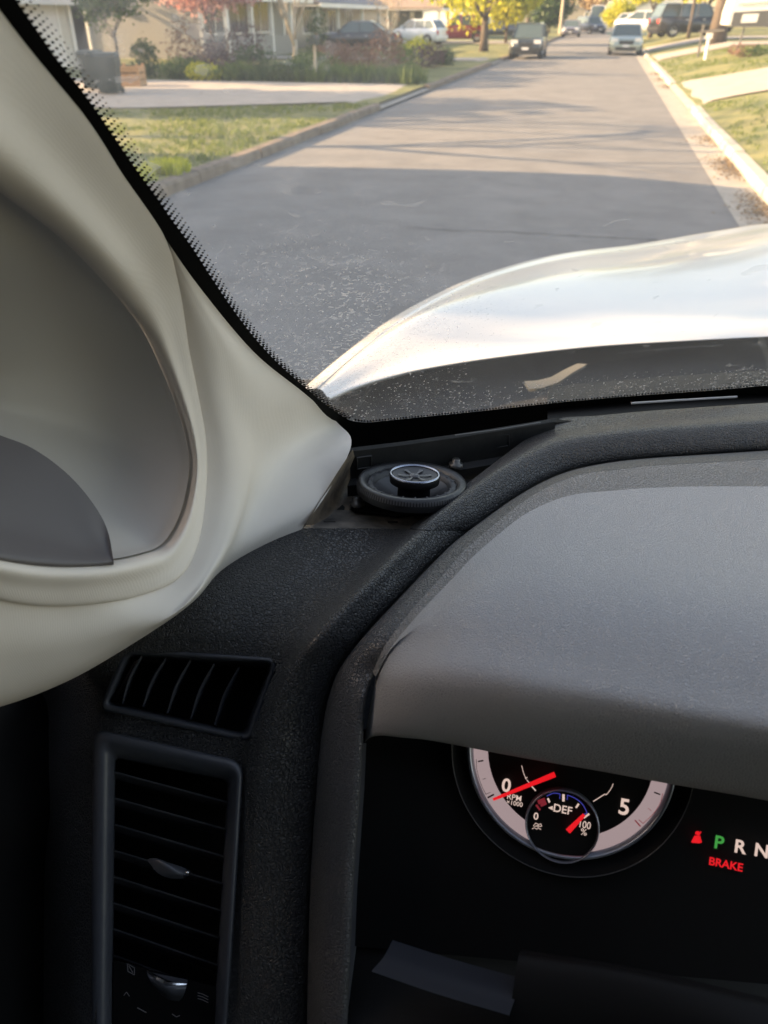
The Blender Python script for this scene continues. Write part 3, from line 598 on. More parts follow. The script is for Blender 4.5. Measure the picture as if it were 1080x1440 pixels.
# position masks: specks gather low on the glass
sx=n.new('ShaderNodeSeparateXYZ'); l.new(tc.outputs['Object'],sx.inputs[0])
mr=n.new('ShaderNodeMapRange'); l.new(sx.outputs[2],mr.inputs[0]); mr.inputs[1].default_value=H-.05; mr.inputs[2].default_value=H-.16; mr.inputs[3].default_value=0; mr.inputs[4].default_value=1
mx_=n.new('ShaderNodeMapRange'); l.new(sx.outputs[0],mx_.inputs[0]); mx_.inputs[1].default_value=.0; mx_.inputs[2].default_value=-.14; mx_.inputs[3].default_value=.0; mx_.inputs[4].default_value=1
lowm=n.new('ShaderNodeMapRange'); l.new(sx.outputs[2],lowm.inputs[0]); lowm.inputs[1].default_value=H-.255; lowm.inputs[2].default_value=H-.28
zone=mathn('MAXIMUM',mathn('MULTIPLY',mr.outputs[0],mx_.outputs[0]),lowm.outputs[0])
cl=speck(9,.40,.62,(1,1,1))
s1=mathn('MULTIPLY',mathn('MULTIPLY',speck(230,.55,.61,(1,1.2,2.0),2,.6),mathn('ADD',mathn('MULTIPLY',cl,.75),.25)),zone)
s2=mathn('MULTIPLY',speck(420,.66,.70,(1,1,1),1),mathn('ADD',mathn('MULTIPLY',zone,.8),.05))
blot=mathn('MULTIPLY',speck(42,.63,.72,(1,1,1.6),2,.8),.26)
film=mathn('ADD',mathn('MULTIPLY',speck(5,.3,.75,(1,1,1),4),.05),.072)
hz_=n.new('ShaderNodeMapRange'); l.new(sx.outputs[2],hz_.inputs[0]); hz_.inputs[1].default_value=H-.2; hz_.inputs[2].default_value=H+.0; hz_.inputs[3].default_value=0; hz_.inputs[4].default_value=.05
dirt=mathn('MAXIMUM',mathn('MAXIMUM',mathn('MULTIPLY',s1,.42),mathn('MULTIPLY',s2,.6)),mathn('MAXIMUM',blot,mathn('ADD',film,hz_.outputs[0])))
um=n.new('ShaderNodeMapRange'); l.new(sx.outputs[2],um.inputs[0]); um.inputs[1].default_value=H-.14; um.inputs[2].default_value=H-.03
ux=n.new('ShaderNodeMapRange'); l.new(sx.outputs[0],ux.inputs[0]); ux.inputs[1].default_value=-.06; ux.inputs[2].default_value=-.16
um_=mathn('MULTIPLY',um.outputs[0],ux.outputs[0])
smg=mathn('ADD',mathn('MULTIPLY',speck(26,.50,.66,(1,1,1.4),3,.5),.16),mathn('MULTIPLY',speck(90,.62,.70,(1,1,1.4),2,.4),.18))
dirt=mathn('ADD',dirt,mathn('MULTIPLY',smg,um_))
df=n.new('ShaderNodeBsdfDiffuse'); df.inputs[0].default_value=(.75,.73,.68,1); tl=n.new('ShaderNodeBsdfTranslucent'); tl.inputs[0].default_value=(.75,.73,.68,1); md=n.new('ShaderNodeMixShader'); md.inputs[0].default_value=.6; l.new(df.outputs[0],md.inputs[1]); l.new(tl.outputs[0],md.inputs[2])
m2=n.new('ShaderNodeMixShader'); l.new(dirt,m2.inputs[0]); l.new(m1.outputs[0],m2.inputs[1]); l.new(md.outputs[0],m2.inputs[2]); l.new(m2.outputs[0],n['Material Output'].inputs[0])
WS=tk(mesh('windshield',vs,fs,gm))
bvh=BVHTree.FromPolygons([Vector(v) for v in vs],fs)
def gd(px,py,off=0):                      # depth of the windshield behind a point of view
    r=(P(px,py,1)-C); hit=bvh.ray_cast(C,r.normalized())
    return ((hit[0]-C).dot(fw)-off) if hit[0] else None
E=[(-60,-60),(-20,-6),(0,21),(42,69),(83,122),(117,167),(150,219),(178,258),(204,296),(230,333),(256,372),(278,400),(320,458),(367,502),(400,528),(430,553),(447,567),(470,590),(493,612)]
print('GLASS',[(p,gd(*p)) for p in E[::3]], gd(800,560), gd(1080,550))
Fq=[(-30,-80),(12,-18),(28,8),(55,47),(82,86),(111,122),(139,161),(167,202),(194,242),(222,280),(240,307),(270,348),(299,393),(329,437),(358,475),(388,508),(418,535),(453,565),(477,582),(492,591),(515,594),(558,590),(677,578),(795,565),(914,555),(1000,549),(1080,542),(1180,534)]
Oq=[(10,-80),(45,-18),(67,20),(92,53),(111,83),(133,111),(155,147),(178,178),(205,222),(230,264),(252,296),(278,333),(299,366),(329,419),(358,458),(388,496),(418,526),(448,552),(475,574),(500,586)]
def resample(pts,n):
    a=catmull(np.array(pts,float),12); d=np.r_[0,np.cumsum(np.linalg.norm(np.diff(a,axis=0),axis=1))]; t=np.linspace(0,d[-1],n)
    return np.stack([np.interp(t,d,a[:,0]),np.interp(t,d,a[:,1])],1)
# solid black edge
fa=resample(Fq,160); vs=[];fs=[]
for i,(x,y) in enumerate(fa):
    j=min(i+1,159); k=max(i-1,0); t=fa[j]-fa[k]; t/=np.linalg.norm(t); nrm=np.array([-t[1],t[0]])        # towards lower left
    for w_ in (0,18,38,60):
        q=(x+nrm[0]*w_,y+nrm[1]*w_); d=gd(*q,.0025) or gd(x,y,.0025); vs.append(P(*q,d) if d else P(x,y,.4))
for i in range(159):
    for q in range(3): fs.append((i*4+q,i*4+q+1,(i+1)*4+q+1,(i+1)*4+q))
ft=tk(mesh('frit_band',vs,fs,M['frit']))
# halftone dots
b=MB(); A=resample(Fq[:20],2000); B=resample(Oq,2000)
nd=98; rowsn=4
for i in range(nd):
    for r in range(rowsn):
        t=(i+(r%2)*.5)/nd
        # spacing follows true distance on the glass
        k=min(1999,int(1999*(t**.82))); f=(r+.3)/rowsn
        x,y=A[k]*(1-f)+B[k]*f; d=gd(x,y,.002)
        if not d: continue
        d2=gd(x+6,y,.002) or d; sz=7.0*d/F*(.42-.27*f)
        c=P(x,y,d); e1=(P(x+6,y,d2)-c).normalized(); d3=gd(x,y+6,.002) or d; e2=(P(x,y+6,d3)-c); e2=(e2-e1*e2.dot(e1)).normalized()
        b.add([c+(e1*math.cos(a)+e2*math.sin(a))*sz for a in np.linspace(0,2*math.pi,9)[:-1]],[tuple(range(8))])
for x in np.arange(500,1100,4.2):         # small teeth along the lower edge
    y=np.interp(x,[p[0] for p in Fq[18:]],[p[1] for p in Fq[18:]])-1.2; d=gd(x,y,.002)
    if d:
        c=P(x,y,d); e1=(P(x+5,y,gd(x+5,y,.002) or d)-c).normalized(); e2=(P(x,y+5,gd(x,y+5,.002) or d)-c).normalized(); s=.0013
        b.add([c-e1*s,c-e2*s*2,c+e1*s,c+e2*s],[(0,1,2,3)])
tk(b.build('frit_dots',M['frit']))
# A pillar: handle rim (inner) and trim (outer)
I=[(-150,120),(-90,190),(0,262),(83,325),(150,392),(199,451),(230,510),(256,575),(270,625),(273,665),(262,722),(236,768),(199,784),(139,794),(69,794),(0,784),(-90,760)]
Sm=[(-60,-60),(0,21),(112,160),(172,250),(226,328),(250,400),(264,488),(279,562),(289,622),(289,687),(278,761),(252,810),(199,835),(139,847),(69,851),(0,842),(-90,815)]
Sd=[.235,.29,.345,.385,.43,.465,.495,.515,.525,.525,.51,.49,.465,.44,.42,.40,.375]
for k in range(5):
    g=gd(Sm[k][0]+2,Sm[k][1]); 
    if g: Sd[k]=g-.004
rows=[]
for k,(i_,s_) in enumerate(zip(I,Sm)):
    d=Sd[k]; di=d-(.010 if k>4 else .016); L_=lambda t:(i_[0]*(1-t)+s_[0]*t, i_[1]*(1-t)+s_[1]*t)
    cx,cy=(-20,560); inn=(i_[0]+(cx-i_[0])*.035,i_[1]+(cy-i_[1])*.035)
    rows.append([(*inn,di+.022),(i_[0],i_[1],di+.006),(*L_(.25),di-.0005),(*L_(.6),d-.0055),(s_[0],s_[1],d-.0005),(s_[0]+1.5,s_[1]+.8,d+.006)])
tk(loft('grab_handle',rows,6,5,M['beige']))
b=[(-20,-6),(60,100),(145,212),(222,325),(263,408),(305,490),(322,560),(335,628),(322,695),(302,765),(279,818),(222,862),(145,890),(69,905),(0,915),(-90,925)]
tr=[ # S, bulge, O, V(valley), E
 [(222,322),(223,324),(225,326),(227,328),(229,331)],
 [(252,404),(258,405),(264,405),(271,405),(280,403)],
 [(265,488),(288,490),(308,491),(330,492),(356,494)],
 [(280,562),(307,566),(330,568),(365,566),(428,553)],
 [(290,622),(322,628),(348,634),(378,632),(474,594)],
 [(290,687),(322,690),(346,690),(368,690),(494,625)],
 [(279,761),(306,762),(326,757),(340,765),(462,690)],
 [(253,811),(283,812),(302,803),(310,812),(424,744)],
 [(199,836),(236,862),(262,852),(280,846),(372,812)],
 [(139,848),(160,893),(190,902),(215,885),(300,842)],
 [(69,852),(80,915),(92,957),(110,940),(200,860)],
 [(0,843),(0,925),(0,993),(10,960),(100,880)],
 [(-90,816),(-90,930),(-90,1010),(-80,980),(0,900)]]
sd=[None,.467,.497,.516,.526,.527,.512,.492,.467,.442,.422,.402,.377]
rows=[]
for k,r in enumerate(tr):
    e=gd(*r[4]); 
    if k==0: dd=[(e or .43)-.003]*5
    else:
        ed={5:.645,6:.60,7:.585,8:.58,9:.575,10:.56,11:.54,12:.52}.get(k,(e or .6)-.004); s=sd[k]+.0005
        bl=min(1,k/4)*.010
        m_=s*.15+ed*.85 if k>=8 else s*.35+ed*.65
        dd=[s,(s+(.003 if k<9 else .012)) if k>=7 else s*.96+ed*.04,s+(.016 if k<9 else .042) if k>=7 else s*.85+ed*.15, (m_+.0) if k>=7 else s*.6+ed*.4, ed]
    rows.append([(p[0],p[1],d) for p,d in zip(r,dd)])
tk(loft('pillar_trim',rows,7,6,M['beige']))
# recess behind the handle
rows=[]
for k,i_ in enumerate(I):
    d=Sd[k]-.012; c=(-120,540); q=lambda t:(i_[0]+(c[0]-i_[0])*t,i_[1]+(c[1]-i_[1])*t)
    dc_=.50 if i_[1]>400 else .40+ (i_[1]-120)*.00035; rows.append([(*q(.02),d+.010),(*q(.08),d+.024),(*q(.3),d+.040),(*q(.65),d*.5+.255),(*q(1),.485)])
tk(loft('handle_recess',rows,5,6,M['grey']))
rows=[[(-60,590,.47),(-60,700,.47),(-60,830,.46)],[(0,612,.468),(0,710,.472),(0,830,.46)],[(50,630,.462),(45,715,.47),(45,830,.455)],[(95,662,.459),(90,730,.465),(90,830,.455)],[(130,700,.455),(125,750,.46),(125,830,.455)],[(153,742,.452),(150,785,.455),(150,830,.455)],[(161,790,.452),(160,810,.455),(160,830,.455)]]
shd=[]
for r in rows:
    x=r[1][0]; yi=float(np.interp(x,[-90,0,69,139,160],[762,784,794,794,793])); S_=.40+.00029*x; y0=r[0][1]
    def q_(y): 
        t=max(0,(yi-y)/(yi-540)); return (x,y,S_-.006+float(np.interp(t,[0,.02,.08,.3,.65,1],[-.003,-.002,.011,.027,.048,.080])))
    y0=min(y0,yi-3); shd.append([q_(y0),q_(y0*.6+yi*.4),q_(y0*.25+yi*.75),q_(yi-2),(x,yi+9,S_+.003)])
rows=shd
tk(loft('handle_recess_shade',rows,5,5,M['recshade']))  # darker sheet just before the recess, its shadow put into the colour
# dashboard pad, crest and wall
UV=[(178,916),(388,930),(385,946),(350,1040),(334,1037),(145,994)]          # upper vent opening
LV=[(140,1036),(333,1076),(314,1460),(134,1460)]
def row(pts,gap): 
    r=[p if len(p)==3 and p[2]>0 else Zp(*p) for p in pts]; a=r[-1]; return r+[(a[0]+gap,a[1]+2,a[2]+.03)]
z=-.328
D1=[row([(330,735,z),(415,742,z),(470,743,z),(530,743,z),(573,744,-.326),(592,746,-.307),(620,746,-.311),(655,747,-.322)],3),
 row([(280,790,z),(360,790,z),(430,790,z),(490,790,z),(522,790,-.323),(545,790,-.307),(572,790,-.312),(605,790,-.323)],3),
 row([(210,840,-.335),(290,840,-.333),(360,840,-.333),(430,842,-.332),(470,842,-.325),(494,842,-.310),(520,841,-.314),(557,840,-.325)],3),
 row([(140,885,-.35),(220,885,-.347),(300,888,-.345),(380,890,-.343),(420,893,-.335),(446,893,-.320),(472,893,-.323),(508,893,-.335)],3),
 row([(60,920,-.40),(150,925,-.37),(250,930,-.365),(345,935,-.36),(391,938,-.352),(413,940,-.340),(435,940,-.342),(473,940,-.352)],3),
 row([(40,985,.64),(140,985,.545),(230,985,.525),(335,988,.507),(367,990,.492),(390,990,.480),(420,990,.484),(456,990,.497)],3),
 row([(30,1035,.65),(130,1035,.54),(230,1035,.522),(330,1035,.507),(353,1036,.492),(377,1036,.482),(408,1036,.485),(449,1035,.496)],3),
 row([(20,1100,.65),(122,1100,.53),(230,1100,.515),(330,1100,.50),(348,1100,.49),(370,1100,.482),(402,1100,.483),(443,1100,.492)],3),
 row([(15,1250,.64),(116,1250,.52),(225,1250,.505),(325,1250,.495),(342,1250,.487),(363,1250,.480),(394,1250,.481),(433,1250,.49)],3),
 row([(10,1500,.62),(110,1500,.505),(220,1500,.49),(320,1500,.48),(336,1500,.475),(356,1500,.47),(388,1500,.47),(427,1500,.48)],3)]
DB=tk(loft('dashboard',D1,9,9,M['dash'],holes=(UV,LV)))
T2=[[(1160,563),(1160,576),(1160,592),(1160,625)],[(1080,567),(1080,581),(1080,595),(1080,630)],[(990,573),(990,587),(990,601),(990,636)],[(905,579),(905,592),(907,606),(915,641)],
 [(840,585),(842,598),(844,613),(860,647)],[(779,591),(782,608),(788,622),(805,657)],[(742,616),(745,626),(752,636),(760,675)],[(690,655),(694,659),(702,664),(717,700)],
 [(640,693),(644,695),(655,698),(674,731)],[(602,722),(606,724),(618,726),(662,741)],[(576,742),(582,744),(596,745),(656,746)]]
zz=[-.290,-.288,-.286,-.300]; rows=[]
for k,r in enumerate(T2):
    f=k/10; o_=[-.036*f,-.033*f,-.021*f,-.022*f]
    rr=[Zp(p[0],p[1],a+b_) for p,a,b_ in zip(r,zz,o_)]; t0=rr[0]
    rows.append([(t0[0]-1,t0[1]+1.5,t0[2]+.012)]+rr+[(rr[-1][0]+1,rr[-1][1]+3,rr[-1][2]+.03)])
tk(loft('dash_edge',rows,8,6,M['dash']))
# cluster hood: bright rolled band then the pad
R2=[(1160,629),(1080,634),(990,640),(915,645),(860,651),(806,662),(763,679),(720,704),(678,734),(640,763),(609,793),(561,843),(512,896),(478,942),(463,980),(455,1020),(450,1060),(446,1110),(437,1250),(431,1500)]
R3=[(1160,640),(1080,645),(990,650),(920,654),(866,660),(816,667),(774,683),(731,709),(690,742),(655,772),(625,806),(583,853),(543,905),(524,945),(514,975),(509,1010),(508,1045),(505,1110),(495,1250),(484,1500)]
hz2=[-.290,-.290,-.290,-.290,-.291,-.292,-.294,-.296,-.298,-.301,-.304,-.309,-.318,-.335]
rows=[];d3=[]
for k,(a,c) in enumerate(zip(R2,R3)):
    if k<14: z=hz2[k]; da=dz(a[1],z-.008); dc=dz(c[1],z+.003)
    else: da={14:.487,15:.486,16:.485,17:.484,18:.482,19:.472}[k]; dc=da-.034
    m_=((a[0]+c[0])/2,(a[1]+c[1])/2); q=((a[0]*.8+c[0]*.2),(a[1]*.8+c[1]*.2)); d3.append(dc)
    bul=.004+.008*max(0,(k-10)/9)
    rows.append([(a[0]-1,a[1]-1,da+.03),(a[0],a[1],da),(*q,da*.75+dc*.25-bul*.8),(*m_,da*.5+dc*.5-bul),(c[0],c[1],dc),(c[0]+1.5,c[1]+1,dc+ (.001 if k<14 else .03))])
CH=tk(loft('cluster_hood_rim',rows,7,5,mat('dark grained rim plastic',(.085,.085,.088),.45,bump=.0010,bscale=480,kind='leather')))
hp=[ # R3 , R4, M, N, N2, L
 [(1160,640),(1160,683),(1160,850),(1160,1000),(1155,1085),(1150,1133)],
 [(1080,645),(1080,684),(1075,850),(1065,995),(1055,1070),(1050,1114)],
 [(990,650),(985,684),(970,850),(950,985),(940,1050),(932,1094)],
 [(920,654),(915,686),(895,850),(860,980),(850,1035),(840,1077)],
 [(866,660),(862,690),(835,850),(800,975),(785,1025),(775,1066)],
 [(816,667),(816,694),(785,850),(735,970),(718,1015),(708,1054)],
 [(774,683),(778,704),(740,860),(690,970),(670,1010),(662,1045)],
 [(731,709),(737,724),(698,868),(655,970),(634,1008),(625,1038)],
 [(690,742),(698,754),(662,880),(622,975),(603,1005),(594,1033)],
 [(655,772),(664,784),(630,895),(597,978),(580,1004),(570,1031)],
 [(625,806),(634,816),(604,910),(575,985),(560,1006),(552,1029)],
 [(583,853),(590,862),(570,930),(552,990),(542,1008),(535,1028)],
 [(543,905),(549,912),(540,955),(531,998),(526,1013),(521,1031)],
 [(524,945),(528,952),(525,980),(520,1005),(517,1020),(513,1038)]]
rows=[]
for k,r in enumerate(hp):
    f=(k/13); r=list(r); yL=r[5][1]; y4=r[1][1]
    def on_(y): t=(y-y4)/(yL-y4); return (r[1][0]+(r[5][0]-r[1][0])*t,y)
    yN2=max(yL-72,y4+12); yN=max(yL-128,y4+6); r[4]=on_(yN2); r[3]=on_(yN)
    r[2]=on_((y4*.5+yN*.5))
    r3=1.0/dz(r[0][1],-1)*-d3[k]; q1=lambda a,o_: a*(1-f)+(r3+o_)*f
    zM=q1(-.262,-.001); zN=q1(-.274,-.003); zN2=q1(-.289,-.010); zL=q1(-.336,-.045)
    pts=[(*r[0],d3[k]),Zp(*r[1],(-(d3[k]/dz(r[1][1],-1)))+.004 if False else -((1/dz(r[0][1],-1))*d3[k])+.003),Zp(*r[2],zM),Zp(*r[3],zN),Zp(*r[4],zN2),Zp(*r[5],zL)]
    l_=pts[-1]; pts.append((l_[0]+1,l_[1]+2,l_[2]+.02)); pts.append((l_[0]+2,l_[1]-10,l_[2]+.08))
    rows.append(pts)
M['hoodq']=mat('coarse grained border plastic',(.23,.225,.22),.6,bump=.0012,bscale=480,kind='leather',spec=.4)
CH2=tk(loft('cluster_hood',rows,6,8,M['hoodp'])); CH2.data.materials.append(M['hoodq'])
for p in CH2.data.polygons:
    if p.index%(8*7)<8: p.material_index=1
# cluster cavity
gx=Vector((1,0,0)); ga=Vector((0,.574,.819)).normalized(); gn=gx.cross(ga); 
if gn.y>0: gn=-gn
G0=P(802,1070,.45)
def gp(px,py,off=0):
    r=P(px,py,1)-C; o_=G0+gn*off; return C+r*((o_-C).dot(gn)/r.dot(gn))
print('CL',[proj(gp(x,y,-.004)) for x,y in ((508,1030),(800,1030),(495,1250),(1100,1100),(484,1440))])
IC=tk(mesh('instrument_cluster',[gp(x,y,-.004) for x,y in ((505,1025),(1250,1060),(1250,1400),(493,1330))],[(0,1,2,3)],M['blk']))
b=MB(); L0=[(508,1045),(505,1110),(495,1250),(484,1500)]; dL=[.452,.450,.448,.438]
vs=[P(x,y,d+.002) for (x,y),d in zip(L0,dL)]+[P(x+25,y,d+.10) for (x,y),d in zip(L0,dL)]
b.add(vs,[(i,i+1,5+i,4+i) for i in range(3)]); tk(b.build('cavity_side',M['satin']))
b=MB(); b.add([P(470,1290,.50),P(1200,1400,.44),P(1200,1600,.36),P(440,1600,.40)],[(0,1,2,3)]); tk(b.build('lower_bezel',M['blk']))
tk(loft('column_shroud',[[(735,1335,.42),(900,1362,.40),(1150,1420,.38)],[(728,1350,.405),(900,1380,.39),(1150,1440,.37)],[(715,1440,.40),(900,1460,.385),(1150,1500,.36)],[(700,1560,.42),(900,1580,.40),(1150,1600,.37)]],6,6,M['blk']))
tk(loft('lower_panel',[[(552,1322,.43),(640,1350,.42),(734,1376,.41)],[(540,1345,.42),(625,1375,.41),(725,1402,.40)],[(522,1366,.415),(615,1398,.405),(716,1428,.395)]],5,5,mat('blue grey satin panel',(.016,.020,.028),.6,spec=.2)))  # lighter blue grey panel low in the cluster
def cc(a,b_,c):
    a,b_,c=[Vector(((p-G0).dot(gx),(p-G0).dot(ga))) for p in (a,b_,c)]
    d=2*(a.x*(b_.y-c.y)+b_.x*(c.y-a.y)+c.x*(a.y-b_.y)); A2,B2,C2=a.length_squared,b_.length_squared,c.length_squared
    ux=(A2*(b_.y-c.y)+B2*(c.y-a.y)+C2*(a.y-b_.y))/d; uy=(A2*(c.x-b_.x)+B2*(a.x-c.x)+C2*(b_.x-a.x))/d
    return G0+gx*ux+ga*uy,(Vector((ux,uy))-a).length
gcn,gr=cc(gp(659,1066),gp(815,1206),gp(943,1115)); print('GAUGE',proj(gcn),gr)
def glow(name,c,s,base=(.02,.02,.02)): return mat(name,base,.5,emit=c,es=s)
g_band=glow('lit gauge ring',(.48,.44,.56),.62); g_wh=glow('lit white print',(.82,.74,.80),.75); g_red=glow('lit red',(1,.015,.03),.75); g_grn=glow('lit green',(.02,.55,.12),.55); g_blu=glow('lit blue',(.06,.09,.8),.5); g_pk=glow('dim red print',(.35,.03,.06),.5)
ax=(gx,ga,gn)
TA=MB(); TA.lathe([(gr*.80,.0),(gr*.945,.001)],gcn,ax,96); TA=tk(TA.build('tachometer',g_band)); TA['label']='round tachometer dial with pinkish lit ring'
b=MB(); b.lathe([(gr*.945,.0012),(gr*.965,.004),(gr*.99,.005),(gr*1.01,.002),(gr*1.02,-.003)],gcn,ax,96); sub(b.build('chrome_ring',M['satin2'] if 'satin2' in M else mat('brushed silver ring',(.30,.32,.37),.32,metal=.7),None,True),TA)
b=MB(); b.lathe([(gr*1.02,.0),(gr*1.13,.001),(gr*1.15,.004),(gr*1.165,.004),(gr*1.17,.0)],gcn,ax,96); sub(b.build('outer_bezel',mat('black bezel plastic',(.003,.003,.0035),.6,spec=.1),None,True),TA)
b=MB(); b.lathe([(gr*1.155,.0042),(gr*1.160,.0046),(gr*1.165,.0042)],gcn,ax,96); sub(b.build('bezel_edge',mat('grey bezel edge',(.05,.05,.055),.4),None,True),TA)
b=MB(); b.lathe([(.0005,-.001),(gr*.80,-.001)],gcn,ax,64); sub(b.build('dial_face',M['blk']),TA)
def gstrip(b,pts,wpx,off=.002):
    for (x0,y0),(x1,y1) in zip(pts[:-1],pts[1:]):
        d=Vector((x1-x0,y1-y0)); 
        if d.length<.01: continue
        d.normalize(); q=Vector((-d.y,d.x))*wpx/2; e=d*.15
        b.add([gp(x0+q.x-e.x,y0+q.y-e.y,off),gp(x1+q.x+e.x,y1+q.y+e.y,off),gp(x1-q.x+e.x,y1-q.y+e.y,off),gp(x0-q.x-e.x,y0-q.y-e.y,off)],[(0,1,2,3)])
def gcurve(pts,n=6): return [tuple(p) for p in catmull(np.array(pts,float),n)]
def Z6(x,y): return (640+x/4.909,1060+y/4.906)
def Z8(x,y): return (820+x/4.154,1060+y/4.155)
b=MB(); gstrip(b,gcurve([Z6(460,82),Z6(472,130),Z6(490,175)]),.8); gstrip(b,[Z6(484,168),Z6(500,162)],1); gstrip(b,[Z6(495,180),Z6(510,198)],1); gstrip(b,[Z6(530,226),Z6(556,255)],1.6)
gstrip(b,gcurve([Z8(176,175),Z8(165,200),Z8(148,225),Z8(135,240)]),.9); gstrip(b,[Z8(135,240),Z8(128,235),Z8(60,278)],1.2); sub(b.build('scale_marks',g_wh),TA)
b=MB()
for p in (((158,53),(195,47)),): gstrip(b,[Z6(*p[0]),Z6(*p[1])],2,.003)
gstrip(b,[Z6(225,303),Z6(268,280)],2.4,.003); gstrip(b,[Z6(190,176),Z6(212,170)],.7,.003); gstrip(b,gcurve([Z6(146,40),Z6(150,110),Z6(175,200),Z6(212,280)]),.7,.003); gstrip(b,[Z6(212,280),Z6(243,266)],.7,.003); gstrip(b,[Z8(415,225),Z8(450,238)],2,.003); sub(b.build('ring_ticks',M['blk']),TA)
b=MB(); gstrip(b,[Z8(303,388),Z8(335,424)],1.8,.003); gstrip(b,gcurve([Z8(465,232),Z8(450,290),Z8(410,350),Z8(350,408)]),.8,.003); gstrip(b,[Z8(350,408),Z8(326,384)],.8,.003); gstrip(b,[Z8(380,318),Z8(398,333)],.6,.003); sub(b.build('redline_marks',g_pk),TA)
def text(s_,px,py,hpx,m,parent,off=.0025,bold=.012,name='lettering',italic=0,rot=0,sx=1.0):
    cu=bpy.data.curves.new('t','FONT'); cu.body=s_; cu.align_x='CENTER'; cu.align_y='CENTER'; cu.size=1; cu.offset=bold; cu.shear=italic
    to=bpy.data.objects.new('t',cu); COL.objects.link(to); dg=bpy.context.evaluated_depsgraph_get(); me=bpy.data.meshes.new_from_object(to.evaluated_get(dg)); bpy.data.objects.remove(to)
    c=gp(px,py,off); k=hpx/F*.45/.70*1.12
    cr,sr=math.cos(rot),math.sin(rot)
    for v in me.vertices:
        x,y=v.co.x*sx,v.co.y; v.co=c+gx*(k*(x*cr-y*sr))+ga*(k*(x*sr+y*cr))
    me.name=name; o=link(name,me,m,None,False); return sub(o,parent)
text('0',*Z6(353,222),16,g_wh,TA,bold=.02); text('RPM',*Z6(408,303),7,g_wh,TA,bold=.004); text('×1000',*Z6(410,343),5.6,g_wh,TA,bold=.004); text('5',*Z8(240,315),19,g_wh,TA,bold=.02)
b=MB(); 
def bar(b,p0,p1,w0,w1,o0,o1):
    d=Vector((p1[0]-p0[0],p1[1]-p0[1])).normalized(); q=Vector((-d.y,d.x)); ps=[]
    for o_ in (o0,o1):
        ps+=[gp(p0[0]+q.x*w0,p0[1]+q.y*w0,o_),gp(p1[0]+q.x*w1,p1[1]+q.y*w1,o_),gp(p1[0]-q.x*w1,p1[1]-q.y*w1,o_),gp(p0[0]-q.x*w0,p0[1]-q.y*w0,o_)]
    b.add(ps,[(3,2,1,0),(4,5,6,7),(0,1,5,4),(1,2,6,5),(2,3,7,6),(3,0,4,7)])
bar(b,Z6(262,316),Z6(690,142),2.0,4.0,.007,.009); sub(b.build('needle',g_red),TA)
# small fluid gauge inside
dc_,dr=cc(gp(740,1158),gp(790,1108),gp(841,1158)); 
b=MB(); b.lathe([(.0005,.0035),(dr*.98,.0035)],dc_,ax,64); SG=tk(b.build('fluid_gauge',M['blk'])); SG['label']='small round fluid gauge with blue arc'
b=MB(); b.lathe([(dr*.97,.0033),(dr*.98,.0055),(dr*1.0,.006),(dr*1.03,.0035),(dr*1.03,.0)],dc_,ax,64); sub(b.build('gauge_ring',mat('thin silver ring',(.28,.30,.36),.3,metal=.7),None,True),SG)
text('DEF',*Z6(742,386),9.5,g_wh,SG,off=.0045); text('0',*Z6(558,433),8.5,g_wh,SG,off=.0045); text('100',*Z6(893,492),8.5,g_wh,SG,off=.0045,sx=.85,bold=.003); text('%',*Z6(888,542),8,g_wh,SG,off=.0045,bold=.0)
b=MB(); q=[Z6(642,372),Z6(674,360),Z6(674,390)]; b.add([gp(*p,.0045) for p in q],[(0,1,2)])
for a,c,w_ in ((Z6(748,280),Z6(748,328),3.4),(Z6(640,308),Z6(652,335),2.6),(Z6(853,345),Z6(835,372),2.6),(Z6(925,415),Z6(888,442),2.8)): gstrip(b,[a,c],w_,.0045)
sub(b.build('gauge_marks',g_wh),SG)
b=MB(); gstrip(b,gcurve([Z6(632,292),Z6(680,272),Z6(725,277)]),1.2,.0045); gstrip(b,[Z6(725,277),Z6(722,312)],1.2,.0045); gstrip(b,gcurve([Z6(775,285),Z6(830,308),Z6(880,350),Z6(912,408)]),1.2,.0045); gstrip(b,[Z6(775,285),Z6(774,318)],1.2,.0045); gstrip(b,[Z6(912,408),Z6(890,418)],1.2,.0045); sub(b.build('blue_arc',g_blu),SG)
b=MB(); gstrip(b,[Z6(572,335),Z6(622,318)],6.5,.0045); gstrip(b,[Z6(560,352),Z6(586,388)],3,.0045); gstrip(b,[Z6(590,358),Z6(630,340)],4,.0045); sub(b.build('warning_icon',g_pk),SG)
b=MB(); gstrip(b,[Z6(540,498),Z6(556,478),Z6(575,488),Z6(592,484),Z6(597,500),Z6(572,505),Z6(560,498),Z6(545,502)],.8,.0045); gstrip(b,[Z6(532,518),Z6(548,510),Z6(562,520),Z6(576,512),Z6(592,522)],.8,.0045); gstrip(b,[Z6(565,495),Z6(580,495)],1,.0045); sub(b.build('fluid_icon',g_wh),SG)
b=MB(); bar(b,Z6(892,420),Z6(778,536),2.6,4.2,.007,.009); sub(b.build('needle',g_red),SG)
PI_=bpy.data.objects.new('gear_display',None); COL.objects.link(PI_); tk(PI_); PI_['label']='dark gear display reading P R N with red warnings'
text('P',*Z8(793,522),15,g_grn,PI_,bold=.025,name='gear_letter'); text('R',*Z8(916,547),15,g_wh,PI_,bold=.025,name='gear_letter'); text('N',*Z8(1043,570),15,g_wh,PI_,bold=.025,name='gear_letter'); text('D',*Z8(1165,592),15,g_wh,PI_,bold=.025,name='gear_letter')
text('BRAKE',*Z8(833,648),9.2,g_red,PI_,bold=.022,name='brake_warning',sx=.98)
b=MB(); 
b.add([gp(*Z8(668+14*math.cos(a),463+12*math.sin(a)),.002) for a in np.linspace(0,6.28,13)[:-1]],[tuple(range(12))])
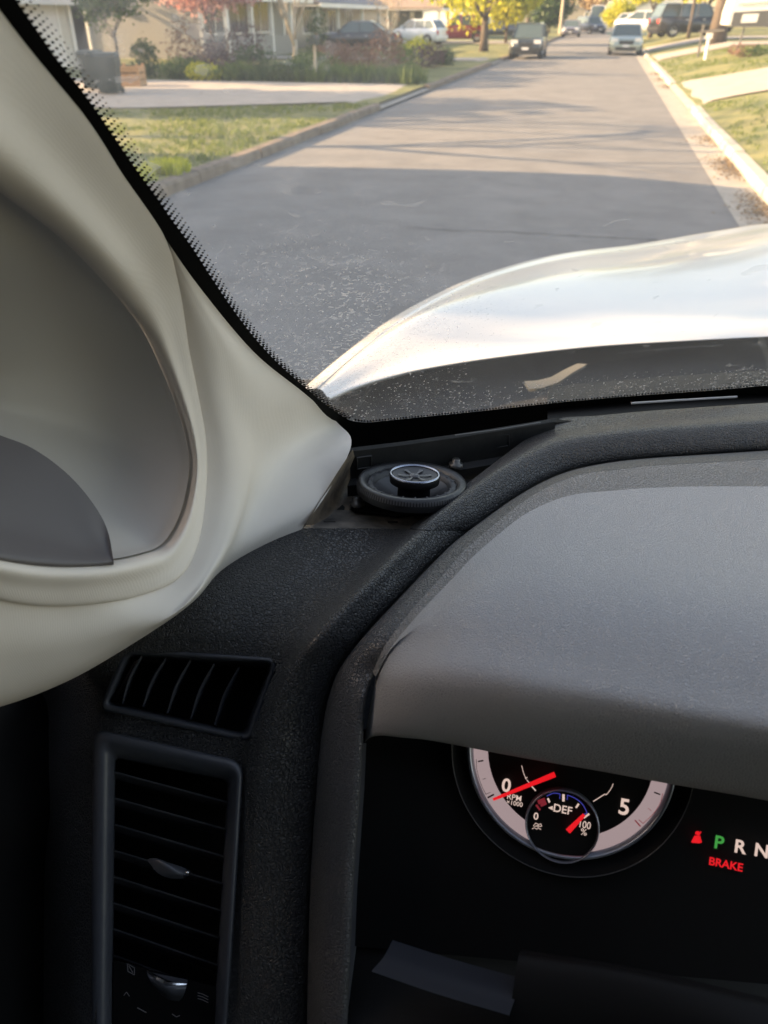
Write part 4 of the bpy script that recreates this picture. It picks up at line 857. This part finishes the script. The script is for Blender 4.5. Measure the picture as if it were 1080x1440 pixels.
b.add([gp(*Z8(x,y),.002) for x,y in ((650,478),(684,478),(694,518),(676,524),(648,520),(630,516))],[(0,1,2,3,4,5)]); gstrip(b,[Z8(640,520),Z8(690,455)],1.6,.003); sub(b.build('seatbelt_warning',g_red),PI_)
# ------------------------------------------------------------------ vents
def plane_d(px,py,D=.515,k=-.00006): return D+k*(px-240)
uvd=lambda x,y,o_=0:(x,y,.520-.00012*(x-260)+o_)
Lo=roundpoly([(174,911),(392,926),(353,1045),(139,998)],14); L1=roundpoly([(178,917),(387,930),(350,1039),(146,993)],12); L2=roundpoly([(182,920),(383,933),(347,1034),(151,990)],10); L3=roundpoly([(190,927),(378,940),(342,1030),(158,987)],8)
mk=lambda L,o_:[uvd(p[0],p[1],o_) for p in L]
UVN=tk(ringloft('side_vent',[mk(Lo,.004),mk(Lo,-.004),mk(L1,-.006),mk(L2,.0),mk(L3,.035)],M['satin'])); UVN['label']='small angled demister vent with five curved fins'
sub(mesh('vent_duct',[P(*uvd(x,y,.036)) for x,y in ((170,915),(392,930),(355,1045),(140,1000))],[(0,1,2,3)],M['blk'],None,False),UVN)
for (tp,bt) in (((198,922),(171,989)),((232,925),(200,993)),((266,929),(234,1003)),((300,933),(267,1011)),((335,938),(301,1019))):
    pts=catmull(np.array([tp,((tp[0]+bt[0])/2-4,(tp[1]+bt[1])/2-2),bt],float),6); vs=[];fs=[]
    for k,(x,y) in enumerate(pts):
        t=k/(len(pts)-1); wd=12*math.sin(math.pi*(.12+.8*t))
        vs+=[P(*uvd(x,y,.002)),P(*uvd(x+1.6,y,.0015)),P(*uvd(x+wd*.5+2,y+3,.028)),P(*uvd(x+wd*.5,y+3,.029))]
    for k in range(len(pts)-1):
        for q in range(4): fs.append((k*4+q,k*4+(q+1)%4,k*4+4+(q+1)%4,k*4+4+q))
    sub(mesh('fin',vs,fs,M['satin'],None,True),UVN)
fd=lambda p,o_:(p[0],p[1],.502-.00010*(p[0]-240)-.00003*(p[1]-1200)+o_)
La=roundpoly([(131,1024),(343,1071),(317,1500),(126,1500)],22); Lb=roundpoly([(134,1028),(340,1074),(314,1498),(129,1498)],21); Lc=roundpoly([(146,1042),(334,1083),(309,1495),(142,1495)],16); Ld=roundpoly([(161,1063),(322,1097),(299,1490),(156,1490)],8); Le=roundpoly([(163,1066),(320,1099),(298,1488),(158,1488)],8)
LVN=tk(ringloft('air_vent',[[fd(p,.012) for p in La],[fd(p,.001) for p in La],[fd(p,-.006) for p in Lb],[fd(p,-.006) for p in Lc],[fd(p,.004) for p in Ld],[fd(p,.04) for p in Le]],M['satin'])); LVN['label']='tall rounded air vent frame with horizontal slats'
sub(mesh('vent_duct',[P(*fd(p,.042)) for p in ((140,1040),(340,1080),(318,1500),(130,1500))],[(0,1,2,3)],M['blk'],None,False),LVN)
for k in range(9):
    y0=1085+36.5*k; y1=1127+38.2*k; xl=166-1.0*k; xr_=319-2.4*k; 
    a=[fd((xl-6,y0-1),.012),fd((xr_+5,y1+1),.012),fd((xr_+4,y1+10),.034),fd((xl-6,y0+8),.034)]
    a2=[(x,y+2.2,d+.0003) for x,y,d in a]
    vs=[P(*p) for p in a]+[P(*p) for p in a2]
    sub(mesh('slat',vs,[(0,1,2,3),(7,6,5,4),(0,4,5,1),(1,5,6,2),(2,6,7,3),(3,7,4,0)],M['satin'],None,False),LVN)
rows=[[(207,1209,.500),(212,1207,.497),(218,1210,.5)],[(212,1216,.490),(222,1208,.486),(232,1212,.492)],[(222,1228,.486),(238,1219,.482),(250,1217,.49)],[(238,1235,.487),(252,1229,.483),(262,1222,.49)],[(256,1236,.492),(264,1232,.489),(268,1226,.494)]]
sub(loft('vent_knob',rows,4,4,M['satin']),LVN)
rows=[[(259,1226,.487),(265,1222,.487),(270,1226,.489)],[(258,1230,.485),(264,1227,.484),(271,1229,.488)],[(259,1235,.488),(264,1232,.486),(269,1232,.490)]]
sub(loft('chrome_tip',rows,3,3,M['chrome']),LVN)
b=MB(); b.tube([P(*p) for p in catmull(np.array([(207,1366,.492),(222,1376,.485),(238,1383,.483),(262,1384,.487)],float),5)],[.0006+.0011*math.sin(math.pi*i/15) for i in range(16)],7); sub(b.build('dial_chrome_arc',M['chrome']),LVN)  # chrome arc along the dial
sub(loft('dial',[[(206,1366,.495),(235,1372,.49),(264,1378,.494)],[(208,1372,.487),(236,1386,.482),(262,1388,.486)],[(214,1384,.488),(238,1398,.484),(258,1400,.488)],[(222,1394,.5),(238,1406,.497),(252,1408,.5)]],4,4,M['satin']),LVN)
def fstrip(b,pts,wpx,o_=0):
    for p,q in zip(pts[:-1],pts[1:]):
        d=Vector((q[0]-p[0],q[1]-p[1])).normalized(); e=Vector((-d.y,d.x))*wpx/2
        b.add([P(*fd((a[0]+s*e.x,a[1]+s*e.y),o_)) for a,s in ((p,1),(q,1),(q,-1),(p,-1))],[(0,1,2,3)])
g_dim=mat('dim grey print',(.22,.22,.24),.6)
b=MB(); b.add([P(*fd(p,.006)) for p in ((160,1350),(304,1388),(300,1500),(156,1500))],[(0,1,2,3)]); sub(b.build('control_panel',M['blk'],None,False),LVN)
b=MB(); fstrip(b,[(179,1355),(189,1361),(189,1371),(180,1366),(179,1355)],1,.003); fstrip(b,[(181,1358),(187,1368)],1,.003)
for k in range(3): fstrip(b,[(278,1396+4*k),(285,1398+4*k),(293,1402+4*k)],1,.003)
fstrip(b,[(174,1400),(178,1395),(182,1401)],.8,.003); fstrip(b,[(193,1417),(206,1424)],1.4,.003); fstrip(b,[(242,1426),(248,1430),(253,1428)],1.2,.003); sub(b.build('panel_symbols',g_dim,None,False),LVN)
# ------------------------------------------------------------------ corner speaker pocket
M['pocket']=mat('matte black pocket plastic',(.012,.0115,.011),.55,var=.5,vscale=40,bump=.0003,bscale=150)
zt=-.298
lf=[(493,632),(560,624),(640,613),(710,602),(782,590)]
tp=[Zp(x,y,zt) for x,y in lf]
def dropped(p,dzv,fwd=0,right=0): 
    v=P(*p)+Vector((0,0,-dzv))+Vector((0,fwd,0))+Vector((right,0,0)); return v
vs=[];top=[P(*p) for p in tp]
b=MB()
lip=[t+Vector((0,.002,.0)) for t in top]
rows_=[lip,[t+Vector((0,0,.0015)) for t in top],[t+Vector((0,-.002,-.001)) for t in top],[t+Vector((0,-.003,-.026)) for t in top],[t+Vector((0,-.012,-.028)) for t in top],[t+Vector((0,-.013,-.07)) for t in top]]
for i in range(len(rows_)-1):
    for k in range(4):
        n0=len(b.v); b.add([rows_[i][k],rows_[i][k+1],rows_[i+1][k+1],rows_[i+1][k]],[(0,1,2,3)])
PK=tk(b.build('speaker_pocket',M['pocket'])); PK['label']='open black plastic pocket around the corner speaker'
for (x0,y0,x1,y1) in ((502,644,522,660),(600,627,628,641),(684,614,715,630)):       # openings in the rear wall
    q=[]
    for x,y in ((x0,y0),(x1,y0-3),(x1,y1-3),(x0,y1)):
        # on the rear wall
        k=(x-493)/(782-493); k=max(0,min(1,k)); tt=top[0].lerp(top[-1],k); r=(P(x,y,1)-C); s_=(tt.y-.0045)/r.y if False else ((tt.y-.0045)/r.y); q.append(C+r*s_)
    fr_=MB(); cen=sum(q,Vector())/4
    for i in range(4):
        a,c=q[i],q[(i+1)%4]; fr_.tube([a,c],.0009,5)
    sub(fr_.build('slot_frame',M['pocket']),PK); sub(mesh('slot',[p.copy() for p in q],[(0,1,2,3)],mat('slot shadow plastic',(.003,.003,.003),.9),None,False),PK)
zf=-.337
fl=[Zp(x,y,zf) for x,y in ((380,700),(470,655),(560,640),(780,600),(800,700),(640,800),(420,800))]
sub(mesh('pocket_floor',[P(*p) for p in fl],[tuple(range(7))],M['pocket'],None,False),PK)
# dusty left wall and front ledge
lw=[[Zp(496,632,-.292),Zp(503,662,-.325),Zp(512,690,-.336)],[Zp(476,662,-.300),Zp(488,680,-.330),Zp(500,700,-.337)],[Zp(452,700,-.312),Zp(470,712,-.335),Zp(488,722,-.337)],[Zp(428,738,-.322),Zp(446,738,-.334),Zp(470,741,-.338)]]
sub(loft('dusty_bracket',lw,5,5,M['dust']),PK)
ld=[[Zp(425,743,-.328),Zp(500,744,-.328),Zp(577,744,-.328)],[Zp(430,739,-.331),Zp(500,739,-.331),Zp(578,740,-.331)],[Zp(442,728,-.336),Zp(505,729,-.336),Zp(590,730,-.336)],[Zp(455,716,-.336),Zp(510,718,-.337),Zp(600,718,-.337)]]
sub(loft('front_ledge',ld,4,6,mat('dusty grey ledge',(.05,.047,.045),.5,var=.5,vscale=50,island=(.22,.19,.16))),PK)
for x0,x1 in ((455,472),(545,560)):
    sub(mesh('ledge_slot',[P(*Zp(x,y,-.3335)) for x,y in ((x0,733),(x1,733),(x1-3,739),(x0+2,739))],[(0,1,2,3)],mat('ledge slot',(.004,.004,.004),.9),None,False),PK)
# the speaker
sc=P(*Zp(579,683,-.313)); ex=Vector((1,0,0)); th=R(-9); ey=Vector((0,math.cos(th),math.sin(th))); ez=ex.cross(ey); ax2=(ex,ey,ez); r0=.0437
SP=MB(); SP.lathe([(r0*.80,.001),(r0*.84,.004),(r0*.90,.0055),(r0*.97,.005),(r0*1.0,.002),(r0*1.0,-.0045)],sc,ax2,72)
SP=tk(SP.build('corner_speaker',mat('speaker rubber frame',(.009,.009,.010),.40,bump=.0003,bscale=300),None,True)); SP['label']='round black dashboard speaker without its cover'
b=MB()
for k in range(120):
    a=2*math.pi*k/120; rr=r0*.995; p=sc+ex*(rr*math.cos(a))+ey*(rr*math.sin(a)); d=(ex*math.cos(a)+ey*math.sin(a)); t=(ey*math.cos(a)-ex*math.sin(a))
    b.add([p+t*.0006+ez*.004,p-t*.0006+ez*.004,p-t*.0006+d*.0008+ez*.0008,p+t*.0006+d*.0008+ez*.0008],[(0,1,2,3)])
sub(b.build('knurled_edge',mat('grey ribbed gasket',(.06,.06,.065),.5)),SP)
b=MB(); b.lathe([(r0*.82,.001),(r0*.76,.0035),(r0*.70,.0015),(r0*.66,-.001)],sc,ax2,60); sub(b.build('surround',mat('foam surround',(.018,.018,.02),.5),None,True),SP)
for k in range(22):
    a=2*math.pi*k/22; b=MB()
b=MB()
for k in range(22):
    a=2*math.pi*(k+.5)/22; u_=ex*math.cos(a)+ey*math.sin(a); t=ey*math.cos(a)-ex*math.sin(a)
    p=sc+u_*r0*.76+ez*.0033; b.add([p-u_*.0022-t*.0006,p+u_*.0022-t*.0006,p+u_*.0022+t*.0006+ez*.0002,p-u_*.0022+t*.0006+ez*.0002],[(0,1,2,3)])
sub(b.build('surround_ribs',mat('rib',(.02,.02,.022),.5)),SP)
b=MB(); b.lathe([(r0*.67,-.001),(r0*.3,-.013),(r0*.28,-.013)],sc,ax2,60); sub(b.build('cone',mat('speaker cone',(.03,.03,.034),.35),None,True),SP)
tc_=sc+ex*.002+ey*.000
b=MB(); b.lathe([(r0*.30,-.013),(r0*.30,.002),(r0*.45,.004),(r0*.46,.0095),(r0*.44,.0105),(r0*.40,.010)],tc_,ax2,56); TW=b.build('tweeter',M['blk'],None,True); sub(TW,SP)
b=MB(); b.lathe([(r0*.452,.0100),(r0*.447,.0112),(r0*.425,.0113),(r0*.415,.0100)],tc_,ax2,56); sub(b.build('tweeter_ring',mat('blue grey metal ring',(.28,.31,.38),.25,metal=.8),None,True),SP)
b=MB(); b.lathe([(r0*.42,.0100),(r0*.2,.0080),(r0*.001,.0085)],tc_,ax2,40); sub(b.build('tweeter_dish',mat('tweeter dish',(.015,.015,.018),.5),None,True),SP)
b=MB()
for k in range(6):
    a=2*math.pi*k/6+.3; u_=ex*math.cos(a)+ey*math.sin(a); t=ey*math.cos(a)-ex*math.sin(a)
    b.add([tc_+u_*r0*.1+ez*.0090-t*.0006,tc_+u_*r0*.30+ez*.0096-t*.0018,tc_+u_*r0*.30+ez*.0096+t*.0018,tc_+u_*r0*.1+ez*.0090+t*.0006],[(0,1,2,3)])
b.lathe([(r0*.1,.0090),(r0*.06,.0100),(.0005,.0103)],tc_,ax2,16); sub(b.build('tweeter_fins',mat('dark fins',(.05,.05,.055),.4)),SP)
for (x,y,zv) in ((502,707,-.328),(641,653,-.320)):
    c=P(*Zp(x,y,zv)); b=MB(); b.lathe([(.0062,-.002),(.0062,.001),(.004,.0015),(.0036,.0045),(.0028,.0052),(.0005,.0052)],c,(ex,ey,ez),18); sub(b.build('bolt',mat('dark steel bolt',(.10,.095,.09),.35,metal=.6),None,True),SP)
b=MB(); b.prism([P(*Zp(x,y,-.3315)) for x,y in ((492,706),(504,698),(520,706),(548,716),(620,716),(560,724),(520,718),(500,717))],Vector((0,0,-.003))); sub(b.build('mounting_ear',M['blk']),SP)
# thin cable across the dark lip
b=MB(); b.tube([P(*Zp(x,y,-.291)) for x,y in ((640,612),(700,604),(760,594))],.0006,5); tk(b.build('lip_line',mat('grey line',(.12,.12,.12),.4)))
# dash top near the glass (dark strip) plus defroster lip
rows=[]
for x in (770,800,840,880,930,980,1030,1080,1180):
    yT=float(np.interp(x,[493,560,640,710,782,900,1080,1180],[634,625,614,603,591,580,568,562]))
    rows.append([Zp(x,yT+3,-.305),Zp(x,yT-10,-.312),Zp(x,yT-32,-.325),Zp(x,yT-48,-.34)])
tk(loft('defroster_strip',rows,4,4,M['frit']))
b=MB(); b.tube([P(*Zp(x,y,-.292)) for x,y in ((888,567),(950,563),(1036,558))],.0011,6); tk(b.build('defroster_edge',mat('shiny edge',(.35,.35,.36),.25)))
# ------------------------------------------------------------------ white hood and cowl
wp=mat('white truck paint',(.63,.605,.57),.3,coat=.4,spec=.5,var=.02,vscale=3)
J=[(462,560),(500,544),(545,530),(600,517),(700,501),(830,486),(950,478),(1080,471),(1180,467)]
K=[(444,546),(500,497),(560,450),(620,415),(690,384),(790,357),(900,343),(1030,322),(1130,315)]
Kz=[-.435,-.447,-.46,-.472,-.485,-.51,-.53,-.53,-.53]
rows=[]
for k,(j,q) in enumerate(zip(J,K)):
    a=P(*Zp(*j,-.435)); c=P(*Zp(*q,Kz[k])); r=[]
    r.append(a+Vector((0,.012,-.008))); r.append(a+Vector((0,.002,-.003))); r.append(a+Vector((.0,.004,.0)))
    for t in (.12,.3,.5,.7,.88):
        m_=a.lerp(c,t); m_.z+=.028*math.sin(math.pi*t)**2*min(1,(k+.5)/3); r.append(m_)
    r.append(c); r.append(c+Vector((-.05,.03,-.05))); r.append(c+Vector((-.09,.06,-.3)))
    rows.append(r)
g=catmull(np.array([[tuple(p) for p in r] for r in rows]),8); g=np.swapaxes(catmull(np.swapaxes(g,0,1),5),0,1)
# raised power bulge along the middle of the hood
for i in range(g.shape[0]):
    for j in range(g.shape[1]):
        x,y,z_=g[i,j]; t=1/(1+math.exp(-(x-.30-(y-1.2)*.12)/.03)); 
        if 2*5<j<8*5: g[i,j,2]+=.022*t*math.sin(math.pi*(j-10)/30)**.5
na,nb=g.shape[:2]; HD=tk(mesh('hood',[tuple(p) for p in g.reshape(-1,3)],[(i*nb+j,(i+1)*nb+j,(i+1)*nb+j+1,i*nb+j+1) for i in range(na-1) for j in range(nb-1)],wp)); HD['label']='white front hood with raised middle'
rows=[]
for j in J:
    a=P(*Zp(*j,-.44)); rows.append([a+Vector((0,.15,-.03)),a+Vector((0,.0,-.035)),a+Vector((.0,-.08,-.045)),a+Vector((0,-.2,-.04)),a+Vector((.0,-.4,-.03))])
rows=[[a+Vector((-.3,-.1,0)) for a in rows[0]]]+rows+[[a+Vector((.9,0,0)) for a in rows[-1]]]
g=catmull(np.array([[tuple(p) for p in r] for r in rows]),5); g=np.swapaxes(catmull(np.swapaxes(g,0,1),4),0,1); na,nb=g.shape[:2]
CW=tk(mesh('cowl_panel',[tuple(p) for p in g.reshape(-1,3)],[(i*nb+j,(i+1)*nb+j,(i+1)*nb+j+1,i*nb+j+1) for i in range(na-1) for j in range(nb-1)],mat('weathered black cowl plastic',(.010,.011,.012),.75,var=.3,vscale=20)))
# tan reflection strip laid on the cowl to stand in for a windshield reflection
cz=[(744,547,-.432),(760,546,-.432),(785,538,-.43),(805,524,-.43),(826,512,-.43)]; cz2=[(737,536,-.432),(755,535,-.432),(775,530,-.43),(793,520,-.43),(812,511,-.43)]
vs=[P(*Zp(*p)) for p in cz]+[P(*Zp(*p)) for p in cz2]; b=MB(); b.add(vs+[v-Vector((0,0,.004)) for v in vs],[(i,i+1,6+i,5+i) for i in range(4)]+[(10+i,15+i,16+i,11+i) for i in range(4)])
sub(b.build('reflection_strip',mat('tan reflection strip',(.12,.11,.085),.7),None,True),CW)
# ------------------------------------------------------------------ cab shell (outside the frame; shades the inside)
M['liner']=mat('dark headliner',(.05,.05,.055),.9); M['shell']=mat('dark cabin lining',(.03,.033,.04),.8)
b=MB(); b.box((-.42,-1.3,H+.30),(1.82,-.02,H+.36)); tk(b.build('cab_roof',M['liner']))
b=MB(); b.box((-.46,-1.3,H-1.25),(-.40,.42,H-.33)); b.box((-.46,-1.3,H-.33),(-.40,.15,H+.3)); tk(b.build('driver_door',M['shell']))  # upper panel closes most of the window, added to dim the dash
b=MB(); b.box((1.80,-1.3,H-1.25),(1.86,.60,H-.33)); tk(b.build('passenger_door',M['shell']))
b=MB(); b.box((-.42,-1.36,H-1.25),(1.82,-1.3,H+.32)); tk(b.build('rear_wall',M['shell']))  # solid, rear window closed off to keep light from the vents
b=MB(); b.box((-.42,-1.36,H-1.3),(1.82,.7,H-1.25)); tk(b.build('cab_floor',M['shell']))
b=MB(); b.box((-.42,.42,H-1.25),(-.36,1.0,H-.50)); b.box((-.40,.72,H-1.25),(1.82,.76,H-.42)); tk(b.build('firewall',M['shell']))
# dark door card seen low at left
tk(loft('door_card',[[(-120,960,.55),(-60,960,.56),(20,960,.60),(140,960,.66)],[(-120,1130,.47),(-40,1130,.48),(40,1130,.55),(130,1130,.64)],[(-120,1230,.46),(-50,1230,.47),(20,1230,.54),(120,1230,.63)],[(-120,1520,.45),(-60,1520,.46),(20,1520,.52),(120,1520,.60)]],6,6,M['blk']))
